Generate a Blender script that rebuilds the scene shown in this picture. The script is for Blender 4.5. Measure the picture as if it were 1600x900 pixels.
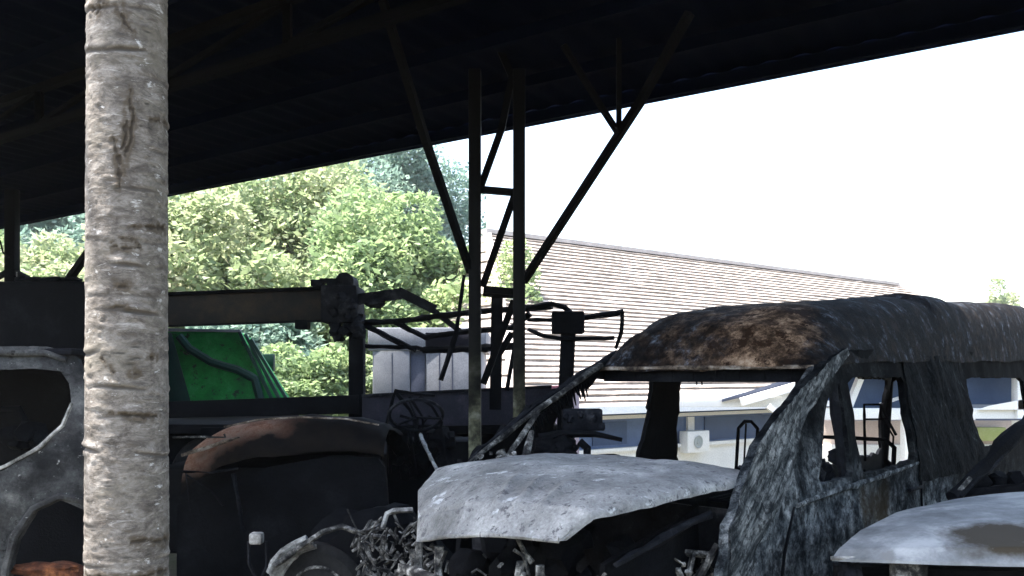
import bpy, bmesh, math, random
import numpy as np
from mathutils import Vector, Matrix, noise
from mathutils.geometry import delaunay_2d_cdt
R = math.radians
sc = bpy.context.scene
for o in list(bpy.data.objects): bpy.data.objects.remove(o)
random.seed(7); rng = np.random.default_rng(7)

# ------------------------------------------------------------ camera, sky, sun, exposure
F, H, HY = 1300.0, 1.6, 590.0          # focal length in photo pixels, eye height, horizon row
cam = bpy.data.cameras.new('camera'); camo = bpy.data.objects.new('camera', cam); sc.collection.objects.link(camo)
cam.sensor_width = 36; cam.lens = F/1600*36; cam.shift_y = (HY-450)/1600
cam.clip_start = .05; cam.clip_end = 3000
camo.location = (0, 0, H); camo.rotation_euler = (R(90), 0, 0); sc.camera = camo
SUN_EL, SUN_AZ = 72, -95               # azimuth from +Y towards +X: a high sun, off to the left
w = bpy.data.worlds.new('World'); sc.world = w; w.use_nodes = True
nt = w.node_tree; bg = nt.nodes['Background']
sky = nt.nodes.new('ShaderNodeTexSky'); sky.sky_type = 'NISHITA'; sky.sun_disc = False
sky.sun_elevation = R(SUN_EL); sky.sun_rotation = R(SUN_AZ)
sky.air_density = 1.3; sky.dust_density = 3.5; sky.ozone_density = 1.0; sky.altitude = 0
nt.links.new(sky.outputs[0], bg.inputs[0]); bg.inputs[1].default_value = 0.15
sl = bpy.data.lights.new('sun', 'SUN'); slo = bpy.data.objects.new('sun', sl); sc.collection.objects.link(slo)
sl.energy = 5.0; sl.angle = R(0.6); sl.color = (1, .95, .87)
sd = Vector((math.sin(R(SUN_AZ))*math.cos(R(SUN_EL)), math.cos(R(SUN_AZ))*math.cos(R(SUN_EL)), math.sin(R(SUN_EL))))
slo.rotation_euler = sd.to_track_quat('Z', 'Y').to_euler()
sc.view_settings.view_transform = 'Standard'; sc.view_settings.look = 'None'
sc.view_settings.gamma = 1; sc.view_settings.use_curve_mapping = False
sc.view_settings.exposure = 2.2
sc.render.engine = 'CYCLES'
sc.cycles.max_bounces = 6; sc.cycles.diffuse_bounces = 4; sc.cycles.volume_bounces = 0

# ------------------------------------------------------------ helpers
COL = sc.collection
def P(px, py, d): return Vector(((px-800)/F*d, d, H-(py-HY)/F*d))
def tag(o, label=None, cat=None, group=None, kind=None):
    if label: o['label'] = label
    if cat: o['category'] = cat
    if group: o['group'] = group
    if kind: o['kind'] = kind
    return o
def thing(name, loc, label, cat, group=None):
    o = bpy.data.objects.new(name, None); COL.objects.link(o); o.location = loc; o.empty_display_size = .2
    return tag(o, label, cat, group)
def worldloc(o):
    v = Vector((0, 0, 0))
    while o: v = v+o.location; o = o.parent
    return v
def link(name, verts, faces, mat, parent=None, smooth=True, attrs=None):
    off = worldloc(parent) if parent else Vector((0, 0, 0))
    me = bpy.data.meshes.new(name)
    va = np.array([tuple(v) for v in verts], dtype=float) if not isinstance(verts, np.ndarray) else verts
    va = va-np.array(off)
    me.from_pydata(va.tolist(), [], faces)
    if smooth: me.polygons.foreach_set('use_smooth', [True]*len(me.polygons))
    if attrs:
        for k, a in attrs.items():
            at = me.attributes.new(k, 'FLOAT', 'POINT'); at.data.foreach_set('value', np.asarray(a, dtype=np.float32))
    me.materials.append(mat); me.validate(); me.update()
    o = bpy.data.objects.new(name, me); COL.objects.link(o)
    if parent: o.parent = parent
    return o
def sharp(o, ang=35):
    me = o.data; bm = bmesh.new(); bm.from_mesh(me)
    for e in bm.edges:
        e.smooth = not (len(e.link_faces) == 2 and e.calc_face_angle(0) > R(ang))
    bm.to_mesh(me); bm.free(); return o

def vnoise(p, s=1.0, seed=0):
    """vectorised value noise -1..1, p (n,3)"""
    q = np.asarray(p)*s+seed*17.3; i = np.floor(q).astype(np.int64); f = q-i; f = f*f*(3-2*f)
    def h(ix, iy, iz):
        n = (ix*73856093) ^ (iy*19349663) ^ (iz*83492791) ^ (seed*1013)
        n = (n ^ (n >> 13))*1274126177 & 0x7fffffff
        return (n % 65536)/32768.0-1
    r = 0
    for a in (0, 1):
        for b in (0, 1):
            for c in (0, 1):
                wgt = (f[:, 0] if a else 1-f[:, 0])*(f[:, 1] if b else 1-f[:, 1])*(f[:, 2] if c else 1-f[:, 2])
                r = r+wgt*h(i[:, 0]+a, i[:, 1]+b, i[:, 2]+c)
    return r
def fbm(p, s=1.0, seed=0, o=4):
    r = 0; a = 1; t = 0
    for k in range(o):
        r = r+a*vnoise(p, s*2**k, seed+k); t += a; a *= .5
    return r/t

class MB:
    """collects boxes, bars, tubes and lumps into one mesh"""
    def __init__(s): s.v = []; s.f = []
    def shard(s, c, L, rr):
        d = Vector((rr.uniform(-1, 1), rr.uniform(-.6, .6), rr.uniform(-1, 1))).normalized(); c = Vector(c)
        return s.bar(c, c+d*L*rr.uniform(.5, 1.6), L*rr.uniform(.1, .6), L*rr.uniform(.06, .3), up=Vector((rr.uniform(-1, 1), .3, rr.uniform(-1, 1))).normalized())
    def add(s, vs, fs):
        n = len(s.v); s.v += [Vector(v) for v in vs]; s.f += [tuple(i+n for i in f) for f in fs]; return s
    def hexa(s, c8, bev=.0):
        bm = bmesh.new(); vs = [bm.verts.new(c) for c in c8]
        for f in ((0, 3, 2, 1), (4, 5, 6, 7), (0, 1, 5, 4), (1, 2, 6, 5), (2, 3, 7, 6), (3, 0, 4, 7)): bm.faces.new([vs[i] for i in f])
        if bev > 0: bmesh.ops.bevel(bm, geom=list(bm.edges), offset=bev, segments=2, affect='EDGES', profile=.5)
        bm.verts.index_update()
        s.add([v.co.copy() for v in bm.verts], [[v.index for v in f.verts] for f in bm.faces]); bm.free(); return s
    def box(s, lo, hi, bev=.0, M=None):
        (a, b, c), (d, e, f) = lo, hi
        c8 = [Vector(p) for p in ((a, b, c), (d, b, c), (d, e, c), (a, e, c), (a, b, f), (d, b, f), (d, e, f), (a, e, f))]
        if M: c8 = [M(*p) if callable(M) else M @ p for p in c8]
        return s.hexa(c8, bev)
    def bar(s, a, b, w, h, up=Vector((0, 0, 1)), bev=0):
        a = Vector(a); b = Vector(b); t = (b-a).normalized()
        if abs(t.dot(up)) > .98: up = Vector((0, 1, 0))
        x = t.cross(up).normalized(); y = x.cross(t)
        x *= w/2; y *= h/2
        return s.hexa([a-x-y, a+x-y, a+x+y, a-x+y, b-x-y, b+x-y, b+x+y, b-x+y], bev)
    def tube(s, pts, r, n=8, rough=0.0):
        pts = [Vector(p) for p in pts]; rs = r if isinstance(r, (list, tuple)) else [r]*len(pts)
        # refine
        q = []; qr = []
        for i in range(len(pts)-1):
            L = (pts[i+1]-pts[i]).length; k = max(1, int(L/.08)) if rough else 1
            for j in range(k):
                q.append(pts[i].lerp(pts[i+1], j/k)); qr.append(rs[i]+(rs[i+1]-rs[i])*j/k)
        q.append(pts[-1]); qr.append(rs[-1]); pts, rs = q, qr
        up = None; base = len(s.v); m = len(pts)
        for i, p in enumerate(pts):
            t = ((pts[min(i+1, m-1)]-p).normalized()+(p-pts[max(i-1, 0)]).normalized())
            if t.length < 1e-6: t = Vector((0, 0, 1))
            t.normalize()
            if up is None: up = t.orthogonal()
            up = (up-t*up.dot(t)).normalized(); b = t.cross(up)
            for k in range(n):
                a = 2*math.pi*k/n; rr = rs[i]*(1+rough*noise.noise(p*14+Vector((k, 0, 0))*.7)*1.6)
                s.v.append(p+(up*math.cos(a)+b*math.sin(a))*rr)
        for i in range(m-1):
            for k in range(n):
                a = base+i*n+k; b2 = base+i*n+(k+1) % n
                s.f.append((a, b2, b2+n, a+n))
        s.f.append(tuple(base+k for k in reversed(range(n)))); s.f.append(tuple(base+(m-1)*n+k for k in range(n)))
        return s
    def lathe(s, c, axis, prof, n=32):
        c = Vector(c); ax = Vector(axis).normalized(); u = ax.orthogonal().normalized(); v = ax.cross(u); base = len(s.v)
        for (r, h) in prof:
            for k in range(n):
                a = 2*math.pi*k/n; s.v.append(c+ax*h+(u*math.cos(a)+v*math.sin(a))*r)
        for i in range(len(prof)-1):
            for k in range(n):
                a = base+i*n+k; b = base+i*n+(k+1) % n; s.f.append((a, b, b+n, a+n))
        s.f.append(tuple(base+k for k in reversed(range(n)))); s.f.append(tuple(base+(len(prof)-1)*n+k for k in range(n)))
        return s
    def lump(s, c, r, seed=0, amp=.35, sub=3, scale=None):
        bm = bmesh.new(); bmesh.ops.create_icosphere(bm, subdivisions=sub, radius=1)
        for v in bm.verts:
            k = 1+amp*noise.fractal(v.co*1.6+Vector((seed*3.1, 0, 0)), 1, 2, 4)
            p = v.co*k
            if isinstance(r, (list, tuple)): p = Vector((p.x*r[0], p.y*r[1], p.z*r[2]))
            else: p = p*r
            v.co = p+Vector(c)
        bm.verts.index_update()
        s.add([v.co.copy() for v in bm.verts], [[v.index for v in f.verts] for f in bm.faces]); bm.free(); return s
    def build(s, name, mat, parent=None, smooth=True, ang=35):
        o = link(name, s.v, s.f, mat, parent, smooth)
        if smooth: sharp(o, ang)
        return o

def inpoly(x, y, poly):
    r = False; j = len(poly)-1
    for i in range(len(poly)):
        xi, yi = poly[i]; xj, yj = poly[j]
        if (yi > y) != (yj > y) and x < (xj-xi)*(y-yi)/(yj-yi)+xi: r = not r
        j = i
    return r
def smoothpoly(poly, it=1, r=.06):
    for _ in range(it):
        q = []
        for i in range(len(poly)):
            a = poly[i]; b = poly[(i+1) % len(poly)]
            q.append((a[0]*(1-r)+b[0]*r, a[1]*(1-r)+b[1]*r)); q.append((a[0]*r+b[0]*(1-r), a[1]*r+b[1]*(1-r)))
        poly = q
    return poly
def panel(name, outline, holes, res, fmap, thick, mat, parent=None, jag=0.0, crumple=0.0, rnd=0, seed=1, hr=1):
    """sheet with holes: 2-D outline filled, mapped into space by fmap(a,b), given thickness along vector thick"""
    rr = random.Random(seed)
    loops = [smoothpoly(outline, rnd) if rnd else outline]+[smoothpoly(h, hr) for h in holes]
    V = []; E = []; ring = []
    for L in loops:
        st = len(V)
        for i in range(len(L)):
            a = L[i]; b = L[(i+1) % len(L)]; n = max(1, int(math.hypot(b[0]-a[0], b[1]-a[1])/res))
            for k in range(n):
                t = k/n; j = jag*res
                V.append(Vector((a[0]+(b[0]-a[0])*t+rr.uniform(-j, j), a[1]+(b[1]-a[1])*t+rr.uniform(-j, j))))
        m = len(V)-st; E += [(st+k, st+(k+1) % m) for k in range(m)]
        ring.append([tuple(v) for v in V[st:]])
    xs = [v.x for v in V]; ys = [v.y for v in V]
    bsz = res*1.3
    y = min(ys)+bsz/2
    bp = np.array([tuple(v) for v in V])
    while y < max(ys):
        x = min(xs)+bsz/2
        while x < max(xs):
            qx = x+rr.uniform(-.2, .2)*bsz; qy = y+rr.uniform(-.2, .2)*bsz
            if inpoly(qx, qy, ring[0]) and not any(inpoly(qx, qy, h) for h in ring[1:]):
                if np.min((bp[:, 0]-qx)**2+(bp[:, 1]-qy)**2) > (res*.5)**2: V.append(Vector((qx, qy)))
            x += bsz
        y += bsz
    ov, oe, of, *_ = delaunay_2d_cdt(V, E, [], 0, 1e-6)
    tris = []
    for f in of:
        cx = sum(ov[i].x for i in f)/len(f); cy = sum(ov[i].y for i in f)/len(f)
        if inpoly(cx, cy, ring[0]) and not any(inpoly(cx, cy, h) for h in ring[1:]): tris.append(tuple(f))
    pts = [Vector(fmap(v.x, v.y)) for v in ov]
    th = Vector(thick); tn = th.normalized()
    if crumple:
        for p in pts: p += tn*crumple*noise.fractal(p*4+Vector((seed, 0, 0)), 1, 2, 4)
    n = len(pts); verts = pts+[p+th for p in pts]
    faces = list(tris)+[tuple(i+n for i in reversed(f)) for f in tris]
    cnt = {}
    for f in tris:
        for i in range(3):
            e = (f[i], f[(i+1) % 3]); k = (min(e), max(e)); cnt.setdefault(k, []).append(e)
    for k, l in cnt.items():
        if len(l) == 1:
            a, b = l[0]; faces.append((b, a, a+n, b+n))
    o = link(name, verts, faces, mat, parent)
    bm = bmesh.new(); bm.from_mesh(o.data); bmesh.ops.delete(bm, geom=[v for v in bm.verts if not v.link_faces], context='VERTS')
    bmesh.ops.recalc_face_normals(bm, faces=bm.faces); bm.to_mesh(o.data); bm.free()
    return sharp(o, 50)
def surf(name, f, nu, nv, thick, mat, parent=None, jag=None):
    """open surface f(u,v)->Vector given real thickness (down)"""
    top = [[Vector(f(i/nu, j/nv)) for j in range(nv+1)] for i in range(nu+1)]
    verts = [p for r in top for p in r]; n = len(verts); th = Vector(thick)
    verts += [p+th for p in verts]
    faces = []
    I = lambda i, j: i*(nv+1)+j
    for i in range(nu):
        for j in range(nv):
            q = (I(i, j), I(i, j+1), I(i+1, j+1), I(i+1, j)); faces.append(q); faces.append(tuple(x+n for x in reversed(q)))
    edge = [(I(0, j), I(0, j+1)) for j in range(nv)]+[(I(nu, j+1), I(nu, j)) for j in range(nv)]
    edge += [(I(i+1, 0), I(i, 0)) for i in range(nu)]+[(I(i, nv), I(i+1, nv)) for i in range(nu)]
    for a, b in edge: faces.append((b, a, a+n, b+n))
    o = link(name, verts, faces, mat, parent)
    bm = bmesh.new(); bm.from_mesh(o.data); bmesh.ops.recalc_face_normals(bm, faces=bm.faces); bm.to_mesh(o.data); bm.free()
    return sharp(o, 50)
def interp(tab, u):
    for i in range(len(tab)-1):
        if u <= tab[i+1][0]:
            a, b = tab[i], tab[i+1]; t = (u-a[0])/(b[0]-a[0]); 
            return [a[k]+(b[k]-a[k])*t for k in range(1, len(a))]
    return list(tab[-1][1:])

# ------------------------------------------------------------ materials
def newmat(name):
    m = bpy.data.materials.new(name); m.use_nodes = True; n = m.node_tree
    return m, n, n.nodes['Principled BSDF']
def N(n, t, **k):
    x = n.nodes.new(t)
    for a, b in k.items():
        if hasattr(x, a): setattr(x, a, b)
        else: x.inputs[a.replace('_', ' ')].default_value = b
    return x
def ramp(n, stops, src):
    r = n.nodes.new('ShaderNodeValToRGB'); e = r.color_ramp.elements
    while len(e) > 1: e.remove(e[-1])
    e[0].position = stops[0][0]; e[0].color = (*stops[0][1], 1)
    for p, c in stops[1:]:
        x = e.new(p); x.color = (*c, 1)
    n.links.new(src, r.inputs[0]); return r.outputs[0]
def g3(v, t=(1, 1, 1)): return (v*t[0], v*t[1], v*t[2])
def mixc(n, fac, a, b, mode='MIX'):
    m = n.nodes.new('ShaderNodeMix'); m.data_type = 'RGBA'; m.blend_type = mode
    if isinstance(fac, float): m.inputs[0].default_value = fac
    else: n.links.new(fac, m.inputs[0])
    for i, s in ((6, a), (7, b)):
        if isinstance(s, tuple): m.inputs[i].default_value = (*s[:3], 1)
        else: n.links.new(s, m.inputs[i])
    return m.outputs[2]
def noisetex(n, vec, scale, detail=6, rough=.6, dist=0):
    x = n.nodes.new('ShaderNodeTexNoise'); x.inputs['Scale'].default_value = scale; x.inputs['Detail'].default_value = detail
    x.inputs['Roughness'].default_value = rough; x.inputs['Distortion'].default_value = dist
    n.links.new(vec, x.inputs['Vector']); return x.outputs['Fac']
def charred(name, big, speck=None, scale=2.0, stretch=(1, 1, 1), dist=.15, rough=.85, bump=.35, fine=60, metallic=0.0, spec=.22, bdist=.01):
    """big: ramp stops of the large pattern; speck: (colour, threshold, scale) small marks"""
    m, n, b = newmat(name); tc = n.nodes.new('ShaderNodeTexCoord'); mp = n.nodes.new('ShaderNodeMapping')
    mp.inputs['Scale'].default_value = stretch; n.links.new(tc.outputs['Object'], mp.inputs[0]); v = mp.outputs[0]
    f1 = noisetex(n, v, scale, 10, .72, dist)
    c = ramp(n, big, f1)
    if speck:
        for (col, th, s) in speck:
            f2 = noisetex(n, v, s, 5, .7, .2)
            k = ramp(n, [(th-.03, (0, 0, 0)), (th+.03, (1, 1, 1))], f2)
            c = mixc(n, k, c, col)
    ff = noisetex(n, v, fine, 4, .7)
    c = mixc(n, 1.0, c, ramp(n, [(.3, (.72, .72, .72)), (.7, (1.2, 1.2, 1.2))], ff), 'MULTIPLY')
    n.links.new(c, b.inputs['Base Color']); b.inputs['Roughness'].default_value = rough; b.inputs['Metallic'].default_value = metallic; b.inputs['Specular IOR Level'].default_value = spec
    ma = n.nodes.new('ShaderNodeMath'); ma.operation = 'MULTIPLY_ADD'; n.links.new(f1, ma.inputs[0]); ma.inputs[1].default_value = 1.5; n.links.new(ff, ma.inputs[2])
    bp = n.nodes.new('ShaderNodeBump'); bp.inputs['Strength'].default_value = bump; bp.inputs['Distance'].default_value = bdist
    n.links.new(ma.outputs[0], bp.inputs['Height']); n.links.new(bp.outputs[0], b.inputs['Normal'])
    return m
BLU = (.9, 1, 1.15)
M = {}
M['ash_hood'] = charred('ash_hood', [(.30, (.09, .092, .095)), (.42, (.155, .158, .160)), (.53, (.235, .24, .245)), (.70, (.46, .465, .465))],
    [((.09, .09, .10), .60, 24), ((.46, .48, .50), .64, 9), ((.06, .06, .065), .65, 55)], scale=3.2, rough=.62, bump=.45, fine=90)
M['ash_hood_car'] = charred('ash_hood_car', [(.3, (.30, .32, .34)), (.5, (.42, .45, .48)), (.7, (.55, .57, .60))],
    [((.10, .085, .07), .60, 2.3), ((.16, .16, .165), .68, 14)], scale=1.6, rough=.5, bump=.2, fine=80)
M['burnt_side'] = charred('burnt_side', [(.36, (.004, .005, .007)), (.47, (.012, .014, .017)), (.54, (.045, .05, .055)), (.64, (.17, .18, .185)), (.74, (.34, .35, .35))],
    [((.006, .006, .008), .56, 22), ((.07, .05, .02), .68, 5)], scale=7, stretch=(1, 1, .8), rough=.85, bump=.5, spec=.1)
M['burnt_side_dark'] = charred('burnt_side_dark', [(.36, (.003, .0035, .005)), (.55, (.009, .010, .013)), (.68, (.04, .045, .05))], [((.002, .002, .003), .56, 22)], scale=6, rough=.85, bump=.5, spec=.08)
M['burnt_pillar'] = charred('burnt_pillar', [(.36, (.004, .005, .006)), (.50, (.016, .018, .02)), (.58, (.09, .095, .10)), (.70, (.36, .37, .37))],
    None, scale=13, stretch=(1, 1, .22), rough=.8, bump=.6, spec=.12)
M['soot'] = charred('soot', [(.3, (.0018, .0021, .003)), (.55, (.0045, .005, .0068)), (.75, (.014, .015, .018))], None, scale=3, rough=.8, bump=.4, spec=.06)
M['soot_grey'] = charred('soot_grey', [(.35, (.003, .0035, .005)), (.55, (.010, .011, .015)), (.72, (.05, .052, .06))], None, scale=7, rough=.8, bump=.5, spec=.08)
M['debris'] = charred('debris', [(.38, (.004, .004, .006)), (.48, (.03, .03, .03)), (.56, (.16, .155, .145)), (.66, (.55, .54, .52))], None, scale=14, rough=.8, bump=.6)
M['rust'] = charred('rust', [(.3, (.03, .015, .01)), (.5, (.16, .07, .035)), (.62, (.34, .17, .09)), (.75, (.50, .33, .22))], [((.02, .015, .012), .62, 8)], scale=3, rough=.85, bump=.4)
M['red_rust'] = charred('red_rust', [(.34, (.012, .005, .003)), (.5, (.07, .022, .010)), (.66, (.24, .09, .035))], None, scale=9, rough=.8, bump=.4)
M['van_roof'] = charred('van_roof', [(.30, (.012, .009, .008)), (.45, (.06, .035, .022)), (.55, (.17, .10, .06)), (.66, (.33, .22, .15)), (.8, (.45, .36, .28))],
    [((.012, .010, .010), .57, 9)], scale=3.0, rough=.8, bump=.5)
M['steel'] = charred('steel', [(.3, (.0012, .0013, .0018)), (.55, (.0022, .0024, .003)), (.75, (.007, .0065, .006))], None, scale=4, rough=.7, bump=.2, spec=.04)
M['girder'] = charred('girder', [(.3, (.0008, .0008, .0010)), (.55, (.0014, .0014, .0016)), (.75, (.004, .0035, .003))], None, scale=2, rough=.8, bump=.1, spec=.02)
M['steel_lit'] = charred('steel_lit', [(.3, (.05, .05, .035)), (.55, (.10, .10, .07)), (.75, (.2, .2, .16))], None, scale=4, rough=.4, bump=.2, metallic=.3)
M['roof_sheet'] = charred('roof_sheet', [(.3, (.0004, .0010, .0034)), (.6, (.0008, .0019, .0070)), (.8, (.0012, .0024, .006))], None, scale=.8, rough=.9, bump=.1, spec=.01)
M['white_rod'] = charred('white_rod', [(.36, (.06, .058, .055)), (.48, (.24, .235, .225)), (.6, (.48, .48, .46))], None, scale=9, rough=.6, bump=.3)
M['old_truck'] = charred('old_truck', [(.34, (.006, .006, .007)), (.46, (.022, .022, .023)), (.56, (.055, .056, .057)), (.70, (.15, .15, .145))],
    [((.012, .012, .012), .62, 12), ((.3, .3, .29), .68, 30)], scale=4, rough=.75, bump=.45)
M['boom'] = charred('boom', [(.3, (.005, .005, .006)), (.5, (.012, .011, .011)), (.72, (.05, .036, .02))], None, scale=1.6, rough=.7, bump=.3)
M['green'] = charred('green', [(.3, (.008, .10, .03)), (.5, (.012, .26, .05)), (.75, (.06, .38, .13))], [((.02, .05, .03), .60, 9), ((.10, .16, .12), .68, 5)], scale=3, rough=.5, bump=.15)
M['green_dark'] = charred('green_dark', [(.3, (.004, .02, .02)), (.7, (.01, .05, .04))], None, scale=3, rough=.5, bump=.15)
M['bed'] = charred('bed', [(.3, (.006, .006, .012)), (.55, (.018, .018, .03)), (.75, (.05, .046, .065))], None, scale=2.5, rough=.8, bump=.3)
M['box_grey'] = charred('box_grey', [(.3, (.11, .12, .145)), (.6, (.19, .20, .225)), (.8, (.27, .275, .30))], None, scale=2, rough=.5, bump=.1)
M['box_shade'] = charred('box_shade', [(.3, (.05, .06, .09)), (.7, (.09, .10, .14))], None, scale=2, rough=.5, bump=.1)
M['mauve'] = charred('mauve', [(.3, (.16, .13, .16)), (.7, (.30, .25, .28))], None, scale=2, rough=.85, bump=.2)
M['tile'] = charred('tile', [(.3, (.23, .195, .17)), (.5, (.31, .27, .24)), (.7, (.40, .36, .33))], [((.25, .21, .20), .62, 3)], scale=2.6, rough=.8, bump=.2, fine=12)
M['blue_wall'] = charred('blue_wall', [(.3, (.06, .10, .20)), (.7, (.10, .16, .29))], None, scale=1.2, rough=.4, bump=.05)
M['blue_panel'] = charred('blue_panel', [(.3, (.03, .055, .12)), (.7, (.05, .09, .18))], None, scale=1.2, rough=.5, bump=.05)
M['white'] = charred('white', [(.3, (.72, .72, .70)), (.7, (.82, .82, .80))], None, scale=2, rough=.6, bump=.05)
M['beige'] = charred('beige', [(.3, (.50, .40, .36)), (.7, (.62, .52, .47))], None, scale=2, rough=.8, bump=.1)
M['dark_glass'] = charred('dark_glass', [(.3, (.02, .03, .05)), (.7, (.03, .04, .06))], None, scale=2, rough=.15, bump=.02)
M['ground'] = charred('ground', [(.3, (.07, .065, .055)), (.5, (.11, .10, .08)), (.7, (.06, .08, .035))], None, scale=.5, rough=.95, bump=.4, fine=20)
M['concrete'] = charred('concrete', [(.3, (.04, .04, .04)), (.5, (.10, .10, .10)), (.7, (.22, .22, .21))], [((.02, .02, .02), .6, 3)], scale=1.4, rough=.9, bump=.3, fine=30)
M['rubber'] = charred('rubber', [(.3, (.008, .008, .009)), (.7, (.03, .03, .03))], None, scale=8, rough=.9, bump=.5)
M['bark_far'] = charred('bark_far', [(.3, (.07, .06, .05)), (.7, (.16, .14, .12))], None, scale=3, rough=.9, bump=.4)

def leafmat(name, cols, trans=.35, scale=.35):
    m, n, b = newmat(name); tc = n.nodes.new('ShaderNodeTexCoord')
    f = noisetex(n, tc.outputs['Object'], scale, 3, .6)
    at = n.nodes.new('ShaderNodeAttribute'); at.attribute_name = 'tint'
    ad = n.nodes.new('ShaderNodeMath'); ad.operation = 'MULTIPLY_ADD'; n.links.new(at.outputs['Fac'], ad.inputs[0]); ad.inputs[1].default_value = .5
    sb = n.nodes.new('ShaderNodeMath'); sb.operation = 'MULTIPLY_ADD'; n.links.new(f, sb.inputs[0]); sb.inputs[1].default_value = .9; sb.inputs[2].default_value = -.2
    n.links.new(sb.outputs[0], ad.inputs[2])
    c = ramp(n, cols, ad.outputs[0])
    n.links.new(c, b.inputs['Base Color']); b.inputs['Roughness'].default_value = .55
    t = n.nodes.new('ShaderNodeBsdfTranslucent'); n.links.new(c, t.inputs[0])
    mx = n.nodes.new('ShaderNodeMixShader'); mx.inputs[0].default_value = trans
    out = n.nodes['Material Output']; n.links.new(b.outputs[0], mx.inputs[1]); n.links.new(t.outputs[0], mx.inputs[2]); n.links.new(mx.outputs[0], out.inputs[0])
    return m
LG = leafmat('leaf_green', [(.2, (.17, .25, .13)), (.5, (.25, .34, .16)), (.8, (.36, .42, .22))], .6)  # leaf colours paled to stand in for haze and washed-out daylight
LY = leafmat('leaf_yellow', [(.2, (.20, .27, .14)), (.45, (.29, .36, .19)), (.65, (.38, .41, .25)), (.85, (.46, .43, .32))], .6)
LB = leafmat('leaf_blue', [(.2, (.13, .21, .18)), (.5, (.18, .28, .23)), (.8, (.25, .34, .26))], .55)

# ------------------------------------------------------------ setting: ground
def gz(x, y):
    d = y+.35*x
    t = min(1, max(0, (d-11)/6)); t = t*t*(3-2*t)
    far = max(0, (y-40))/60
    return -2.3*t + 0.0
xs = sorted(set([-400, -200, -100, -60]+[i*2 for i in range(-20, 31)]+[80, 120, 200, 400])); ys = sorted(set([-60, -30, -15]+[i for i in range(-8, 50)]+[60, 80, 120, 200, 400, 900]))
gv = [Vector((x, y, gz(x, y)+(.06*noise.noise(Vector((x, y, 0))*.4) if y > 17 else 0))) for y in ys for x in xs]
nx = len(xs)
gf = [(j*nx+i, j*nx+i+1, (j+1)*nx+i+1, (j+1)*nx+i) for j in range(len(ys)-1) for i in range(nx-1)]
tag(link('ground', gv, gf, M['ground']), 'trodden earth and grass falling away behind the shed', 'ground', kind='structure')

# ------------------------------------------------------------ shed (carport)
E0 = P(0, 357, 13.4); E1 = P(1600, 45, 5.72)          # points on the far roof edge
ed = Vector((E1.x-E0.x, E1.y-E0.y, 0)).normalized(); pn = Vector((ed.y, -ed.x, 0))   # pn points to the camera side
if pn.y > 0: pn = -pn
EZ = 4.0
def S(a, b, z):       # a along the far edge (0 at E0), b towards the camera, z height
    return Vector((E0.x, E0.y, 0))+ed*a+pn*b+Vector((0, 0, z))
# depth so that the front edge passes just behind the trunk
bf = (Vector((0, 1.95, 0))-Vector((E0.x, E0.y, 0))).dot(pn)
col1 = P(777, 0, 6.5); shed = thing('carport_shed', (col1.x, col1.y, 0), 'dark steel open shed with fire blackened roof sheet spanning the wrecks', 'shed')
def fs(u, v):
    a = -9+u*31; b = v*bf
    return S(a, b, EZ+.13+.012*math.sin(a*2*math.pi/.25))
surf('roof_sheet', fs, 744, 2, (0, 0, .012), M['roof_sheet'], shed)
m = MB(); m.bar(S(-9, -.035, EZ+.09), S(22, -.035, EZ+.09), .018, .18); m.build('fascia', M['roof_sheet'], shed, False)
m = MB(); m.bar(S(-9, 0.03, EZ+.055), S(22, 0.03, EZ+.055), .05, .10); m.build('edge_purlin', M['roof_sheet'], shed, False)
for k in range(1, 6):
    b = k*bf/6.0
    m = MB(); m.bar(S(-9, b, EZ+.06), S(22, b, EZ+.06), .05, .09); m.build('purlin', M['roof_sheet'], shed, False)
# front lattice girder: bottom chord + struts
gb = (P(560, 45, 4.8)-Vector((E0.x, E0.y, 0))).dot(pn)
def ga(p): return (p-Vector((E0.x, E0.y, 0))).dot(ed)
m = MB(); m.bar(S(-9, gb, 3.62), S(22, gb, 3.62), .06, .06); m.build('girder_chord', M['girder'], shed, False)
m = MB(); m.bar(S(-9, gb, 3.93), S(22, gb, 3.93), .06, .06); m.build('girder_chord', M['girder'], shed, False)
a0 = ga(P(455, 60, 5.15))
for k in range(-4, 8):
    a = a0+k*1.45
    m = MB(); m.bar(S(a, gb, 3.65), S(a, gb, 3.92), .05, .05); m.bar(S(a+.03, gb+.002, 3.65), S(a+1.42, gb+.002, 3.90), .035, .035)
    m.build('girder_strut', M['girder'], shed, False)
# columns: olive paint survives low down, burnt off above
def colpaint():
    m, n, b = newmat('column_paint'); tc = n.nodes.new('ShaderNodeTexCoord'); v = tc.outputs['Object']
    sx = n.nodes.new('ShaderNodeSeparateXYZ'); n.links.new(v, sx.inputs[0])
    am = n.nodes.new('ShaderNodeMath'); am.operation = 'MULTIPLY_ADD'; n.links.new(noisetex(n, v, 5, 6, .7), am.inputs[0]); am.inputs[1].default_value = .9; n.links.new(sx.outputs[2], am.inputs[2])
    k = ramp(n, [(0, (1, 1, 1)), (.50, (1, 1, 1)), (.62, (.15, .15, .15)), (.8, (0, 0, 0))], (lambda d: (n.links.new(am.outputs[0], d.inputs[0]), d.inputs.__getitem__(1).__setattr__('default_value', 3.0), d.outputs[0])[2])((lambda d: (setattr(d, 'operation', 'DIVIDE'), d)[1])(n.nodes.new('ShaderNodeMath'))))
    c = mixc(n, k, (.0022, .0024, .003), ramp(n, [(.4, (.05, .05, .035)), (.55, (.20, .20, .13)), (.7, (.42, .42, .34))], noisetex(n, v, 9, 6, .6)))
    n.links.new(c, b.inputs['Base Color']); b.inputs['Roughness'].default_value = .6; b.inputs['Specular IOR Level'].default_value = .1; return m
M['column_paint'] = colpaint()
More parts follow.
